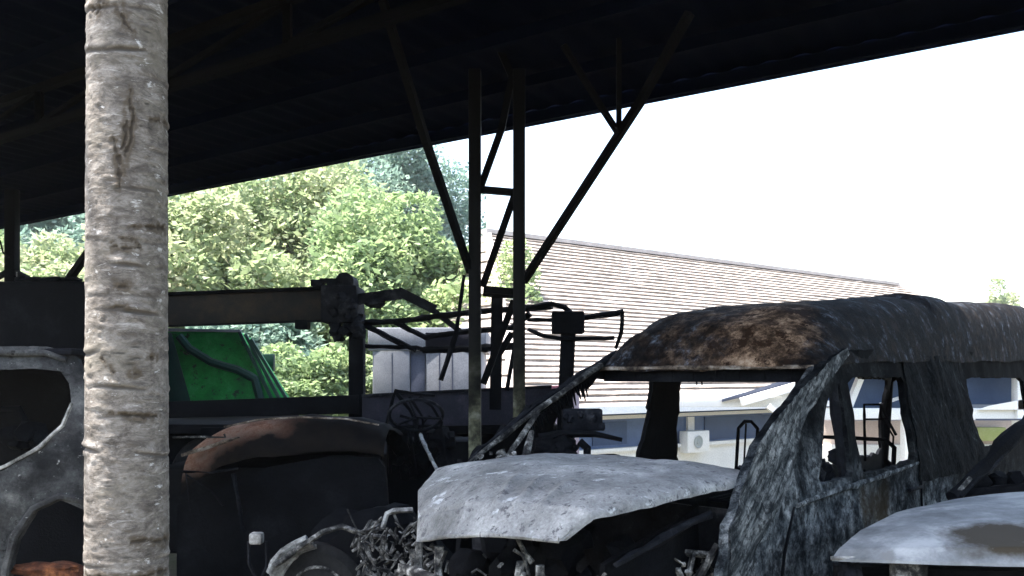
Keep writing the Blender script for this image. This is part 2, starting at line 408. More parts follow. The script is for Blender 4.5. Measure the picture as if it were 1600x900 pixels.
def column(pxl, pxr, wpx, d, name='column'):
    m = MB(); r = wpx/F*d
    for px in (pxl, pxr):
        c = P(px, 0, d); m.box((c.x-r/2, c.y-r/2, 0), (c.x+r/2, c.y+r/2, EZ-.05), .006)
    return m
D1 = 6.5
m = MB(); L, Rr = 742, 811; r = 19/F*D1
cz = P(L, 0, D1); m.box((cz.x-r/2, cz.y-r/2, 0), (cz.x+r/2, cz.y+r/2, EZ+.0), .006)
c1o = m.build('column', M['column_paint'], shed, True)
m = MB(); cz = P(Rr, 0, D1); m.box((cz.x-r/2, cz.y-r/2, 0), (cz.x+r/2, cz.y+r/2, EZ+.0), .006)
c2o = m.build('column', M['column_paint'], shed, True)
m = MB()
for (a, b) in (((786, 195), (752, 290)), ((748, 296), (806, 301)), ((804, 305), (754, 448)), ((757, 452), (803, 456)), ((803, 470), (755, 600)), ((783, 205), (800, 120)), ((800, 120), (755, 20))):
    m.bar(P(*a, D1), P(*b, D1), .052, .052)
m.build('lacing', M['steel'], shed, False)
def brace(pts, r_, par=shed):
    m = MB()
    for (a, b) in pts: m.bar(a, b, r_, r_)
    return m.build('brace', M['steel'], par, False)
brace([(P(735, 425, D1), P(668, 228, 5.9)), (P(668, 228, 5.9), P(598, 0, 5.35))], .05)
brace([(P(818, 440, D1), P(1000, 160, 5.65)), (P(1000, 160, 5.65), P(1078, 20, 5.25))], .05)
brace([(P(966, 208, 5.75), P(935, 160, 5.65)), (P(935, 160, 5.65), P(880, 70, 5.5))], .035)
brace([(P(967, 206, 5.75), P(967, 60, 5.65))], .035)
# second column further left along the same line, and two outside the frame on the right
D2 = 10.6
c = P(19, 0, D2); r = .13
m = MB(); m.box((c.x-r/2, c.y-r/2, 0), (c.x+r/2, c.y+r/2, EZ+.0), .006); m.build('column', M['steel'], shed)
brace([(P(24, 425, D2), P(60, 445, 10.2)), (P(60, 445, 10.2), P(70, 470, 10.1))], .06)
brace([(P(12, 425, D2), P(-25, 445, 10.6))], .06)
brace([(P(98, 450, 9.6), P(150, 378, 9.3)), (P(150, 378, 9.3), P(230, 260, 9.0))], .07)
m = MB(); m.tube([P(27, 425, 10.5), P(28, 520, 10.5), P(28.5, 620, 10.5)], .012, 6); m.build('cable', M['white_rod'], shed)
m = MB(); m.tube([P(0, 376, 10.6), P(5, 395, 10.5), P(14, 402, 10.5)], .012, 6); m.build('cable', M['steel'], shed)

# ------------------------------------------------------------ foreground trunk
def trunk():
    D = 2.45; xc = (199-800)/F*D; cx, cy = xc, D
    t = thing('palm_tree', (cx, cy, 0), 'pale grey ringed tree trunk standing upright close to the camera', 'tree')
    zs = np.concatenate([np.arange(-.05, .8, .03), np.arange(.8, 2.95, .0045), np.arange(2.95, 6.6, .03)])
    nA = 220; th = np.linspace(0, 2*np.pi, nA, endpoint=False)
    Z, T = np.meshgrid(zs, th, indexing='ij')
    r0 = .1135-.0045*(Z-1.0)/1.6+.03*np.exp(-Z*4)
    pos = np.stack([np.cos(T)*.125, np.sin(T)*.125, Z], -1).reshape(-1, 3)
    # ring scars: wobbling levels
    wob = .016*fbm(pos*np.array([1, 1, .4]), 5, 3, 3).reshape(Z.shape)+.006*np.sin(T*2+Z*3)
    ringv = np.zeros_like(Z); disp = np.zeros_like(Z)
    rr = random.Random(5); z0 = -.02; lev = []
    while z0 < 6.6: lev.append(z0); z0 += rr.uniform(.055, .15)
    seg = fbm(pos*np.array([1, 1, .6]), 9, 11, 3).reshape(Z.shape)
    for i, lz in enumerate(lev):
        dz = Z-lz-wob-.012*math.sin(i*7.7)*np.cos(T-i*2.1)
        st = rr.uniform(.4, 1.7)**1.3*np.clip(.25+1.6*vnoise(pos*np.array([1, 1, 0])+np.array([0, 0, i*3.7]), 9, i).reshape(Z.shape), 0, 1)
        ringv = np.maximum(ringv, np.exp(-(dz/.0045)**2)*st*(.6+1.2*np.clip(seg+.3, 0, 1)))
        disp += .0028*np.exp(-((dz-.012)/.010)**2)*st-.0045*np.exp(-(dz/.0045)**2)*st
    n1 = fbm(pos*np.array([1, 1, 1.6]), 22, 21, 5).reshape(Z.shape); n2 = fbm(pos*np.array([1, 1, 2.8]), 70, 31, 3).reshape(Z.shape)
    disp += .0018*n1+.0012*n2+.002*fbm(pos, 5, 41, 3).reshape(Z.shape)
    # lenticels: small horizontal eye-shaped scars on the camera side
    mark = np.zeros_like(Z); sn0 = fbm(pos, 60, 55, 2).reshape(Z.shape)
    front = math.atan2(-cy, -cx)
    for k in range(260):
        tz = rr.uniform(.8, 2.8); tt = front+rr.uniform(-1.5, 1.5); ww = rr.uniform(.05, .30)*rr.random()+.03; hh = rr.uniform(.0012, .0034)
        dt = (T-tt % (2*np.pi)+np.pi) % (2*np.pi)-np.pi
        g = np.exp(-(dt/ww)**2-((Z-tz+.01*dt)/hh)**2); mark = np.maximum(mark, g*rr.uniform(.1, .8)*np.clip(.8+1.5*sn0, 0, 1)); disp += -.002*g+.002*np.exp(-(dt/ww)**2-((Z-tz-.012)/.006)**2)
    # long vertical scar in the upper part of what the photo shows
    def at(px, py):
        s = (px-199)/67.0; s = max(-.97, min(.97, s)); return front+math.asin(s), H-(py-HY)/F*(D-.125*math.sqrt(1-s*s))
    scar = np.zeros_like(Z); halo = np.zeros_like(Z)
    chain = [(207, 130, .8), (203, 155, 1.1), (200, 180, 1.5), (196, 205, 1.3), (190, 230, 2.4), (188, 255, 1.6), (188, 290, .9)]
    chains = [chain, [(204, 150, .8), (209, 175, .9), (206, 205, 1.2), (196, 240, 1.0)], [(176, 215, .8), (184, 232, 1.3)], [(145, 20, 2.0), (160, 12, 1.6), (150, 25, 1.6)], [(186, 8, 1.6), (192, 25, 2.2), (205, 40, 1.4)], [(236, 178, .8), (262, 186, 1)],
              [(175, 383, 1.2), (200, 388, 1.3), (222, 384, 1.)], [(172, 382, .6), (186, 372, .8), (205, 372, .8), (222, 382, .6)], [(205, 352, .8), (258, 350, 1.6)], [(170, 647, .9), (200, 650, 1.6), (245, 650, .9)], [(205, 850, 1.0), (262, 848, 1.6)], [(135, 895, 1.3), (262, 897, 1.1)], [(160, 560, .8), (178, 582, .8)], [(210, 583, 1.8), (218, 584, 1)], [(238, 560, 1.6), (244, 560, 1.2)], [(180, 445, 1.2), (200, 446, 1)], [(180, 478, 1.2), (196, 478, 1)]]
    nn = 1.25+1.3*n1; wx = fbm(pos, 28, 61, 3).reshape(Z.shape); wy = fbm(pos, 28, 71, 3).reshape(Z.shape); sn = 1.5*fbm(pos, 85, 91, 3).reshape(Z.shape)
    for ch in chains:
        for a, b in zip(ch[:-1], ch[1:]):
            ta, za = at(a[0], a[1]); tb, zb = at(b[0], b[1])
            X = ((T-ta+np.pi) % (2*np.pi)-np.pi)*.125+.008*wx; Y = Z-za+.008*wy; bx = (tb-ta)*.125; by = zb-za
            q = np.clip((X*bx+Y*by)/(bx*bx+by*by+1e-9), 0, 1); dd = np.hypot(X-q*bx, Y-q*by); ww = (a[2]+(b[2]-a[2])*q)*.0042*nn
            scar = np.maximum(scar, np.clip(1.0-dd/(ww*.7+.0006)+sn*1.1, 0, 1)*.8); halo = np.maximum(halo, np.exp(-(dd/(ww*1.9+.002))**2)*np.clip(.75+sn, 0, 1))
    disp -= .006*scar
    rad = r0+disp
    V = np.stack([cx+np.cos(T)*rad, cy+np.sin(T)*rad, Z], -1).reshape(-1, 3)
    nz = len(zs); idx = np.arange(nz*nA).reshape(nz, nA); nxt = np.roll(idx, -1, 1)
    Fc = np.stack([idx[:-1], nxt[:-1], nxt[1:], idx[1:]], -1).reshape(-1, 4).tolist()
    m, n, b = newmat('pale_bark'); tc = n.nodes.new('ShaderNodeTexCoord'); mp = n.nodes.new('ShaderNodeMapping'); mp.inputs['Scale'].default_value = (1, 1, 1.9)
    n.links.new(tc.outputs['Object'], mp.inputs[0]); v = mp.outputs[0]
    c = ramp(n, [(.34, (.035, .028, .023)), (.44, (.095, .080, .068)), (.51, (.16, .139, .120)), (.58, (.225, .20, .178)), (.68, (.38, .35, .32))], noisetex(n, v, 15, 12, .78, .4))
    mp2 = n.nodes.new('ShaderNodeMapping'); mp2.inputs['Scale'].default_value = (1, 1, 5); n.links.new(tc.outputs['Object'], mp2.inputs[0])
    c = mixc(n, ramp(n, [(.56, (0, 0, 0)), (.63, (.75, .75, .75))], noisetex(n, mp2.outputs[0], 14, 8, .7, .3)), c, (.085, .068, .052))
    c = mixc(n, ramp(n, [(.60, (0, 0, 0)), (.67, (.7, .7, .7))], noisetex(n, mp2.outputs[0], 11, 8, .7, .6)), c, (.48, .45, .42))
    c = mixc(n, ramp(n, [(.5, (0, 0, 0)), (.68, (.6, .6, .6))], noisetex(n, v, 5, 4, .6)), c, (.17, .15, .118))
    c = mixc(n, ramp(n, [(.58, (0, 0, 0)), (.66, (.8, .8, .8))], noisetex(n, v, 34, 6, .7, .6)), c, (.10, .085, .07))
    c = mixc(n, ramp(n, [(.62, (0, 0, 0)), (.68, (.85, .85, .85))], noisetex(n, v, 19, 6, .65, .3)), c, (.55, .53, .51))
    for an, col, hi in (("halo", (.06, .042, .024), .75), ('ring', (.055, .045, .038), .8), ('mark', (.045, .038, .03), .9), ('scar', (.035, .024, .014), .92)):
        a = n.nodes.new('ShaderNodeAttribute'); a.attribute_name = an
        c = mixc(n, ramp(n, [(.08, (0, 0, 0)), (.45, (hi, hi, hi))], a.outputs['Fac']), c, col)
    n.links.new(c, b.inputs['Base Color']); b.inputs['Roughness'].default_value = .85
    bp = n.nodes.new('ShaderNodeBump'); bp.inputs['Strength'].default_value = .6; bp.inputs['Distance'].default_value = .004
    n.links.new(noisetex(n, v, 60, 8, .7), bp.inputs['Height']); n.links.new(bp.outputs[0], b.inputs['Normal'])
    link('trunk', V, Fc, m, t, True, {'ring': ringv.ravel(), 'mark': mark.ravel(), 'scar': scar.ravel(), 'halo': halo.ravel()})
    # unseen crown of fronds above the frame, spread wide to shade the trunk
    mb = MB()
    for k in range(17):
        a = k*2*math.pi/17+.2; L = 2.5-.3*(k%2); prev = None
        for i in range(13):
            s = i/12; p = Vector((cx+math.cos(a)*L*s, cy+math.sin(a)*L*s, 6.5+(.9+.5*(k%3))*s-1.9*s*s))
            if prev is not None:
                side = Vector((-math.sin(a), math.cos(a), 0)); wd = .42*math.sin(math.pi*min(1, s*.9+.08))
                for sg in (-1, 1):
                    tip = p+side*sg*wd+Vector((0, 0, -.18)); mb.add([prev, prev.lerp(p, .6), tip], [(0, 1, 2)])
            prev = p
    mb.build('crown', LG, t, False)
trunk()

# ------------------------------------------------------------ the pale-hooded van
O = Vector((.885, 3.11, 0)); US = Vector((.653, .757, 0)).normalized(); UW = Vector((-.757, .653, 0)).normalized()
def C(s, w_, z): return O+US*s+UW*w_+Vector((0, 0, z))
def tum(z): return max(0, z-1.12)*.15
def vanside():
    # ash mottling low on the door and wing, soot above the belt line; flows along the slanted pillar
    m, n, b = newmat('burnt_van_side'); tc = n.nodes.new('ShaderNodeTexCoord'); v = tc.outputs['Object']
    sx = n.nodes.new('ShaderNodeSeparateXYZ'); n.links.new(v, sx.inputs[0])
    dp = n.nodes.new('ShaderNodeVectorMath'); dp.operation = 'DOT_PRODUCT'; n.links.new(v, dp.inputs[0]); dp.inputs[1].default_value = US
    f = noisetex(n, v, 8, 12, .78, .1); f2 = noisetex(n, v, 26, 6, .7, .3); f3 = noisetex(n, v, 1.6, 3, .5)
    ash = ramp(n, [(.37, (.004, .005, .007)), (.45, (.028, .034, .040)), (.52, (.085, .095, .103)), (.60, (.22, .235, .245)), (.70, (.46, .47, .47))], f)
    ash = mixc(n, ramp(n, [(.50, (0, 0, 0)), (.60, (.8, .8, .8))], f2), ash, (.006, .007, .009))
    ash = mixc(n, ramp(n, [(.60, (0, 0, 0)), (.66, (.6, .6, .6))], f3), ash, (.07, .05, .025))
    soot = ramp(n, [(.42, (.0008, .0011, .0018)), (.56, (.0018, .0024, .0034)), (.63, (.010, .012, .014)), (.72, (.07, .075, .08))], f)
    # height + position mask: belt line at z about 1.15, ash fades towards the rear
    a = n.nodes.new('ShaderNodeMath'); a.operation = 'MULTIPLY_ADD'; n.links.new(dp.outputs['Value'], a.inputs[0]); a.inputs[1].default_value = .16; n.links.new(sx.outputs[2], a.inputs[2])
    c_ = n.nodes.new('ShaderNodeMath'); c_.operation = 'MULTIPLY_ADD'; n.links.new(f3, c_.inputs[0]); c_.inputs[1].default_value = .45; n.links.new(a.outputs[0], c_.inputs[2])
    k = ramp(n, [(0, (1, 1, 1)), (.52, (1, 1, 1)), (.66, (.12, .12, .12)), (1, (0, 0, 0))], _half(n, c_.outputs[0]))
    n.links.new(mixc(n, k, soot, ash), b.inputs['Base Color']); b.inputs['Roughness'].default_value = .9; b.inputs['Specular IOR Level'].default_value = .03
    bp = n.nodes.new('ShaderNodeBump'); bp.inputs['Strength'].default_value = .6; bp.inputs['Distance'].default_value = .012
    n.links.new(f, bp.inputs['Height']); n.links.new(bp.outputs[0], b.inputs['Normal']); return m
def _half(n, s_):
    d = n.nodes.new('ShaderNodeMath'); d.operation = 'MULTIPLY'; n.links.new(s_, d.inputs[0]); d.inputs[1].default_value = .5; return d.outputs[0]
def streak(name, dirv, stops):
    dirv = Vector(dirv).normalized(); pr = dirv.cross(UW).normalized()
    m, n, b = newmat(name); tc = n.nodes.new('ShaderNodeTexCoord'); v = tc.outputs['Object']
    cb = n.nodes.new('ShaderNodeCombineXYZ')
    for i, (vec, k) in enumerate(((dirv, 5.0), (pr, 26.0), (UW, 14.0))):
        d = n.nodes.new('ShaderNodeVectorMath'); d.operation = 'DOT_PRODUCT'; n.links.new(v, d.inputs[0]); d.inputs[1].default_value = vec*k; n.links.new(d.outputs['Value'], cb.inputs[i])
    f = noisetex(n, cb.outputs[0], 1.0, 8, .7, .15); f2 = noisetex(n, v, 30, 6, .75, .1)
    c = ramp(n, stops, f)
    c = mixc(n, ramp(n, [(.48, (0, 0, 0)), (.58, (.8, .8, .8))], f2), c, (.010, .012, .015))
    n.links.new(c, b.inputs['Base Color']); b.inputs['Roughness'].default_value = .9; b.inputs['Specular IOR Level'].default_value = .03
    bp = n.nodes.new('ShaderNodeBump'); bp.inputs['Strength'].default_value = .7; bp.inputs['Distance'].default_value = .012
    n.links.new(f, bp.inputs['Height']); n.links.new(bp.outputs[0], b.inputs['Normal']); return m
M['pillar_ash'] = streak('pillar_ash', US*1.0+Vector((0, 0, .62)), [(.36, (.008, .010, .012)), (.46, (.05, .056, .06)), (.55, (.15, .16, .165)), (.66, (.34, .35, .35))])
M['pillar_soot'] = streak('pillar_soot', US*-.62+Vector((0, 0, .8)), [(.42, (.0008, .0012, .0018)), (.55, (.0022, .003, .004)), (.62, (.016, .019, .022)), (.71, (.12, .13, .135))])
M['burnt_van_side'] = vanside()
M['gutter'] = charred('gutter', [(.40, (.015, .010, .008)), (.50, (.13, .10, .075)), (.64, (.36, .32, .28))], None, scale=9, rough=.8, bump=.3)
def van():
    t = thing('van', C(2.2, .74, 0), 'burnt out van with ash pale hood, rusty front roof and empty windows', 'van')
    # hood
    far = [(0, .08, 1.41, 1.19), (.4, -.4, 1.26, 1.20), (.65, -.62, 1.14, 1.14), (.85, -.73, 1.02, 1.075), (1, -.77, .985, .985)]
    near = [(0, .14, .03, 1.20), (.4, -.38, .07, 1.187), (.65, -.62, .10, 1.177), (.85, -.79, .15, 1.165), (1, -.85, .21, 1.10)]
    def fh(u, v):
        u2 = min(1, u/.96)
        a = interp(near, u2); b = interp(far, u2)
        k = [a[i]+(b[i]-a[i])*v for i in range(3)]
        cr = math.sin(math.pi*v)**(.32 if v < .5 else .75)
        s_, w_, z = k
        s_ -= .05*cr*u2**3; z += .066*cr*(1-u2**5)+.026*math.sin(math.pi*v)*u2**6
        # pressed ribs running back from the front edge, and sagging dents
        for vc, am in ((.20, .016), (.32, .020), (.43, .016)):
            z += am*math.exp(-((v-vc-.22*(1-u2))/.018)**2)*math.exp(-((u2-.72)/.16)**2)
        z += .010*math.exp(-((v-.08)/.05)**2)*math.sin(u2*math.pi)
        p = C(s_, w_, z)
        nz = noise.fractal(p*5, 1, 2, 3)
        p.z += .009*nz*(1-u2**8)
        if u > .96: p.z += (.0015*noise.noise(p*40))
        # seam across the nose
        p.z -= .010*math.exp(-((u2-.865)/.012)**2)*(1 if v > .60 else .25)
        return p
    surf('hood', fh, 110, 140, (0, 0, -.010), M['ash_hood'], t)
    q = MB(); q.tube([fh(.985, .02+i*.06)+Vector((0, 0, -.006)) for i in range(17)], .009, 8, .4); q.build('hood_lip', M['ash_hood'], t)
    # roof
    zc = [(.93, 1.655), (1.0, 1.775), (1.1, 1.87), (1.3, 1.955), (1.5, 2.005), (2.0, 2.06), (2.6, 2.105), (3.2, 2.15), (3.24, 2.18), (3.8, 2.20), (3.85, 2.175), (7.0, 2.35)]
    zg = [(.93, 1.64), (1.3, 1.69), (7.0, 1.78)]
    def fr(u, v):
        s_ = .93+u**1.3*6.0; x = v*2-1; c0 = interp(zc, s_)[0]; g = interp(zg, s_)[0]
        hw = .665; wc = .74
        ax = abs(x)**(4+min(5.5, max(0, (s_-1.2)*1.7)))
        z = g+(c0-g)*(1-ax)
        if s_ < 1.5: s2 = s_+.10*x*x*(1.5-s_)/.57*1.0 - .03
        else: s2 = s_-.0
        xx = math.copysign(abs(x)**.85, x)
        p = C(s2, wc+hw*xx, z)
        p.z += .018*noise.fractal(p*2.6, 1, 2, 5)+.006*noise.noise(p*11)
        return p
    # roof material: rust on the front with a sun patch painted in, soot behind
    m, n, b = newmat('van_roof_burn_sun'); tc = n.nodes.new('ShaderNodeTexCoord'); sp = n.nodes.new('ShaderNodeSeparateXYZ')
    base = C(2.2, .74, 0)
    dp = n.nodes.new('ShaderNodeVectorMath'); dp.operation = 'DOT_PRODUCT'; n.links.new(tc.outputs['Object'], dp.inputs[0]); dp.inputs[1].default_value = US
    dw = n.nodes.new('ShaderNodeVectorMath'); dw.operation = 'DOT_PRODUCT'; n.links.new(tc.outputs['Object'], dw.inputs[0]); dw.inputs[1].default_value = UW
    nz = noisetex(n, tc.outputs['Object'], 3.5, 6, .6)
    # along (0 at centre of van): rust with painted sunlight from front header back to about s=2, near half darker
    ad = n.nodes.new('ShaderNodeMath'); ad.operation = 'MULTIPLY_ADD'; n.links.new(nz, ad.inputs[0]); ad.inputs[1].default_value = .42; nz2 = 0
    sk = n.nodes.new('ShaderNodeMath'); sk.operation = 'MULTIPLY_ADD'; n.links.new(dp.outputs['Value'], sk.inputs[0]); sk.inputs[1].default_value = -.35; n.links.new(dw.outputs['Value'], sk.inputs[2])
    n.links.new(sk.outputs[0], ad.inputs[2])
    r1 = ramp(n, [(0.0, (.06, .06, .06)), (.02, (.10, .10, .10)), (.14, (.9, .9, .9)), (.35, (1, 1, 1)), (.62, (.35, .35, .35)), (1, (.12, .12, .12))], ad.outputs[0])
    rust_sun = ramp(n, [(.36, (.008, .006, .005)), (.46, (.045, .028, .018)), (.53, (.14, .088, .058)), (.60, (.34, .23, .155)), (.72, (.58, .46, .35))], noisetex(n, tc.outputs['Object'], 8, 12, .78, .1))
    rust_sun = mixc(n, ramp(n, [(.52, (0, 0, 0)), (.58, (1, 1, 1))], noisetex(n, tc.outputs['Object'], 11, 8, .7, .1)), rust_sun, (.03, .016, .010))
    sootc = ramp(n, [(.35, (.0012, .0016, .0026)), (.50, (.003, .004, .006)), (.57, (.014, .017, .022)), (.64, (.09, .11, .145)), (.72, (.3, .34, .4))], noisetex(n, tc.outputs['Object'], 9, 12, .78, .1))
    c = mixc(n, r1, sootc, rust_sun)
    n.links.new(c, b.inputs['Base Color']); b.inputs['Roughness'].default_value = .85; b.inputs['Specular IOR Level'].default_value = .06
    bp = n.nodes.new('ShaderNodeBump'); bp.inputs['Strength'].default_value = .8; bp.inputs['Distance'].default_value = .03
    n.links.new(noisetex(n, tc.outputs['Object'], 14, 10, .78), bp.inputs['Height']); n.links.new(bp.outputs[0], b.inputs['Normal'])
    roof = surf('roof', fr, 110, 60, (0, 0, -.012), m, t)
    # header bar above the windscreen and pale gutter strip
    m2 = MB()
    hd = [C(.98+.09*((w_-.74)/.62)**2, w_, 1.655) for w_ in [.13+i*.1225 for i in range(11)]]
    for a, b_ in zip(hd[:-1], hd[1:]): m2.bar(a-Vector((0, 0, .035)), b_-Vector((0, 0, .035)), .07, .085)
    m2.build('header_rail', M['soot'], t)
    m2 = MB(); m2.tube([p+Vector((0, 0, -.004))-US*.085 for p in hd], .009, 8, .8); m2.build('gutter_strip', M['gutter'], t)
    # near side: cowl, A pillar, door and B pillar, rear side
    out = [(-.26, .30), (-.25, .6), (-.235, .87), (-.17, 1.07), (-.03, 1.19), (.14, 1.33), (.42, 1.45), (.72, 1.56), (.93, 1.655), (1.3, 1.74), (6.95, 1.84), (6.95, .3), (4.9, .3), (4.85, .62), (4.6, .75), (4.3, .75), (4.05, .62), (4.0, .3),
           (.72, .3), (.68, .55), (.50, .70), (.2, .72), (.02, .55), (-.02, .3)]
    h1 = [(.70, 1.13), (1.17, 1.12), (1.17, 1.58), (.96, 1.50)]
    h2 = [(1.30, 1.125), (1.6, 1.12), (2.17, 1.135), (2.19, 1.6), (1.27, 1.605)]
    h3 = [(3.95, 1.08), (5.9, 1.10), (5.9, 1.6), (3.72, 1.6), (3.72, 1.3), (3.80, 1.16)]
    def side(s_, z):
        return C(s_, tum(z)-.02*math.sin(max(0, min(1, (z-.3)/.85))*math.pi), z)
    panel('side_panel', out, [h1, h2, h3], .045, side, UW*.035, M['burnt_van_side'], t, jag=.14, crumple=.016)
    # A pillar skin, streaky grey flakes, proud of the panel
    pil = [(-.22, .80), (-.18, 1.06), (-.04, 1.20), (.13, 1.34), (.42, 1.46), (.72, 1.57), (.98, 1.665), (1.30, 1.745), (1.34, 1.72), (1.12, 1.635), (.92, 1.555), (.70, 1.44), (.52, 1.30), (.36, 1.17), (.18, 1.06), (.02, .95), (-.12, .86)]
    def skin(s_, z):
        dd = Vector((s_, z)); al = dd.x*.85+dd.y*.53; ac = -dd.x*.53+dd.y*.85
        return side(s_, z)-UW*(.008+.012*abs(noise.noise(Vector((ac*22, al*2, 0)))))
    panel('pillar_skin', pil, [], .03, skin, UW*.003, M['pillar_ash'], t, jag=.12, crumple=.016)
    bpil = [(2.22, 1.0), (2.22, 1.6), (2.25, 1.72), (3.6, 1.76), (3.69, 1.62), (3.69, 1.3), (3.90, 1.08), (3.8, .95)]
    def skin2(s_, z):
        al = -s_*.61+z*.79; ac = s_*.79+z*.61
        return side(s_, z)-UW*(.003+.030*abs(noise.noise(Vector((ac*5, al*1.0, 0))))+.008*abs(noise.noise(Vector((ac*22, al*2, 5)))))
    panel('pillar_skin', bpil, [], .035, skin2, UW*.003, M['pillar_soot'], t, jag=.12, crumple=.016)
    q = MB(); q.tube([side(a, z)-UW*.006 for a, z in ((.42, 1.075), (.8, 1.085), (1.3, 1.09), (1.8, 1.10), (2.2, 1.11))], [.010, .014, .014, .012, .008], 8, .5); q.build('belt_moulding', M['pillar_ash'], t)
    q = MB(); q.tube([side(2.24, z)-UW*.0045 for z in (.4, .7, 1.0, 1.3, 1.6)], .006, 6, .3); q.build('door_gap', M['soot'], t); q = MB(); q.tube([side(a, z)-UW*.0045 for a, z in ((.30, .42), (.22, .7), (.28, .9), (.40, 1.07))], .006, 6, .3); q.build('door_gap', M['soot'], t)
    q = MB(); q.tube([side(1.95, .98)-UW*.02, side(2.0, .985)-UW*.035, side(2.12, .985)-UW*.035, side(2.16, .98)-UW*.02], .011, 8, .2); q.build('door_handle', M['soot_grey'], t)
    # far side
    out2 = [(-.05, .3), (-.05, 1.19), (.42, 1.44), (.95, 1.66), (1.3, 1.74), (6.5, 1.8), (6.5, .3)]
    g1 = [(.40, 1.00), (1.53, .98), (1.60, 1.3), (1.62, 1.605), (1.02, 1.60), (.74, 1.48)]
    g2 = [(2.10, .93), (2.02, 1.08), (1.98, 1.4), (1.98, 1.60), (3.95, 1.60), (3.95, .93)]
    g3_ = [(4.3, .80), (4.3, 1.6), (6.35, 1.6), (6.35, .80)]
    panel('side_panel', out2, [g1, g2, g3_], .05, lambda s_, z: C(s_, 1.48-tum(z), z), -UW*.03, M['soot'], t, jag=.45, crumple=.01, seed=9)
    # far A pillar as thick charred rods
    m3 = MB(); m3.tube([C(.0, 1.42, 1.20), C(.45, 1.40, 1.45), C(1.15, 1.34, 1.74)], [.018, .024, .028], 8, .5)
    m3.build('front_pillar', M['soot_grey'], t)
    m3 = MB(); m3.tube([C(-.08, 1.38, 1.19), C(.35, 1.36, 1.40), C(.95, 1.33, 1.67)], [.010, .014, .02], 8, .5); m3.build('front_pillar', M['debris'], t)
    # near inner pillar
    m3 = MB(); m3.tube([C(.12, .10, 1.15), C(.5, .11, 1.40), C(1.0, .14, 1.64)], [.025, .025, .025], 8, .15); m3.build('front_pillar', M['burnt_pillar'], t)
    # rags hanging from the far rail
    m3 = MB()
    for i in range(12):
        s_ = 1.95+i*.035+random.uniform(-.01, .01); m3.tube([C(s_, 1.38, 1.61), C(s_+.01, 1.38, 1.61-random.uniform(.01, .07))], [.012, .004], 5)
    for i in range(26):
        s_ = .35+i*.022; z_ = 1.19+(s_)*.45; m3.tube([C(s_, 1.39, z_), C(s_+.02, 1.38, z_-random.uniform(.02, .12))], [.010, .004], 5)
    tag(m3.build('burnt_lining', M['soot'], t), kind='stuff')
    # rear, floor, bulkhead
    panel('rear_panel', [(.02, .3), (.02, 1.1), (.13, 1.72), (1.35, 1.72), (1.46, 1.1), (1.46, .3)], [[(.07, .66), (1.42, .66), (1.36, 1.61), (.13, 1.61)]], .08, lambda w_, z: C(6.45, w_, z), US*.03, M['soot'], t)
    m3 = MB(); m3.box((.0, .04, .32), (6.4, 1.44, .38), 0, lambda a, b_, c_: C(a, b_, c_)); m3.build('floor_pan', M['soot'], t, False)
    panel('bulkhead', [(.06, .35), (.06, 1.10), (1.40, 1.10), (1.40, .35)], [], .08, lambda w_, z: C(-.02, w_, z), US*.02, M['soot_grey'], t, crumple=.02)
    # dashboard: charred mass on the far side with a binnacle and a thin curled rim
    m3 = MB(); m3.lump(C(.42, 1.16, 1.10), (.26, .20, .10), 2, .3, 4); m3.lump(C(.28, .98, 1.06), (.25, .2, .08), 5, .3, 4)
    m3.tube([C(.12, 1.3, 1.02), C(.1, .6, 1.0), C(.1, .12, 1.04)], .05, 8, .5)
    m3.build('dashboard', M['soot'], t)
    m3 = MB(); m3.lump(P(868, 706, 4.1), (.12, .10, .075), 7, .3, 4); m3.tube([P(845, 690, 4.1), P(880, 677, 4.1), P(930, 678, 4.1), P(972, 687, 4.1)], [.035, .02, .016, .008], 8, .5); m3.tube([P(905, 690, 4.1), P(918, 700, 4.1), P(915, 716, 4.1)], .02, 6, .5); m3.build('dashboard_cover', M['soot'], t)
    bx = MB(); q = P(911, 655, 4.35)
    bx.box((q.x-.11, q.y-.03, q.z-.06), (q.x+.10, q.y+.05, q.z+.055), .012)
    for i in range(5): bx.lump(q+Vector((random.uniform(-.1, .1), -.03, random.uniform(-.05, .05))), .02, i, .4, 2)
    bx.tube([q+Vector((-.05, 0, -.05)), q+Vector((-.08, .02, -.16))], .02, 6)
    bx.build('instrument_box', M['soot_grey'], t)
    sw = MB(); pts = []
    for i in range(19):
        a = math.radians(-10+i*11); pts.append(C(.52, 1.02, 1.13)+UW*(math.cos(a)*.17)+Vector((0, 0, math.sin(a)*.07))+US*(math.sin(a)*.06))
    sw.tube(pts, .013, 8, .4); sw.tube([C(.52, 1.02, 1.13), C(.35, 1.02, 1.06)], .02, 6); sw.build('steering_wheel', M['soot'], t)
    # seat frames
    def seat(s_, w_, wd, top):
        q = MB(); b0 = C(s_, w_-wd/2, .75); b1 = C(s_, w_+wd/2, .75); tp = Vector((0, 0, top-.75)); k = US*.06
        q.tube([b0, b0+tp*.9+k, b0+tp+k+UW*.05, b1+tp+k-UW*.05, b1+tp*.9+k, b1], .013, 8, .15)
        q.tube([b0+tp*.35, b1+tp*.35], .008, 6); q.tube([b0+tp*.6+k*.6+UW*wd*.35, b0+tp*.05+UW*wd*.35], .007, 6); q.tube([b0+tp*.97+k+UW*wd*.6, b0+UW*wd*.6], .007, 6)
        q.tube([b0, b1], .012, 6); q.tube([b0, b0+US*-.4], .014, 6); q.tube([b1, b1+US*-.4], .014, 6); q.tube([b0-US*.4, b1-US*.4], .012, 6)
        for bb in (b0, b1, b0-US*.4, b1-US*.4): q.tube([bb, bb-Vector((0, 0, .38))], .014, 6)
        q.build('seat_frame', M['soot'], t)
    seat(2.35, .42, .48, 1.22)
    seat(2.75, 1.31, .15, 1.28)
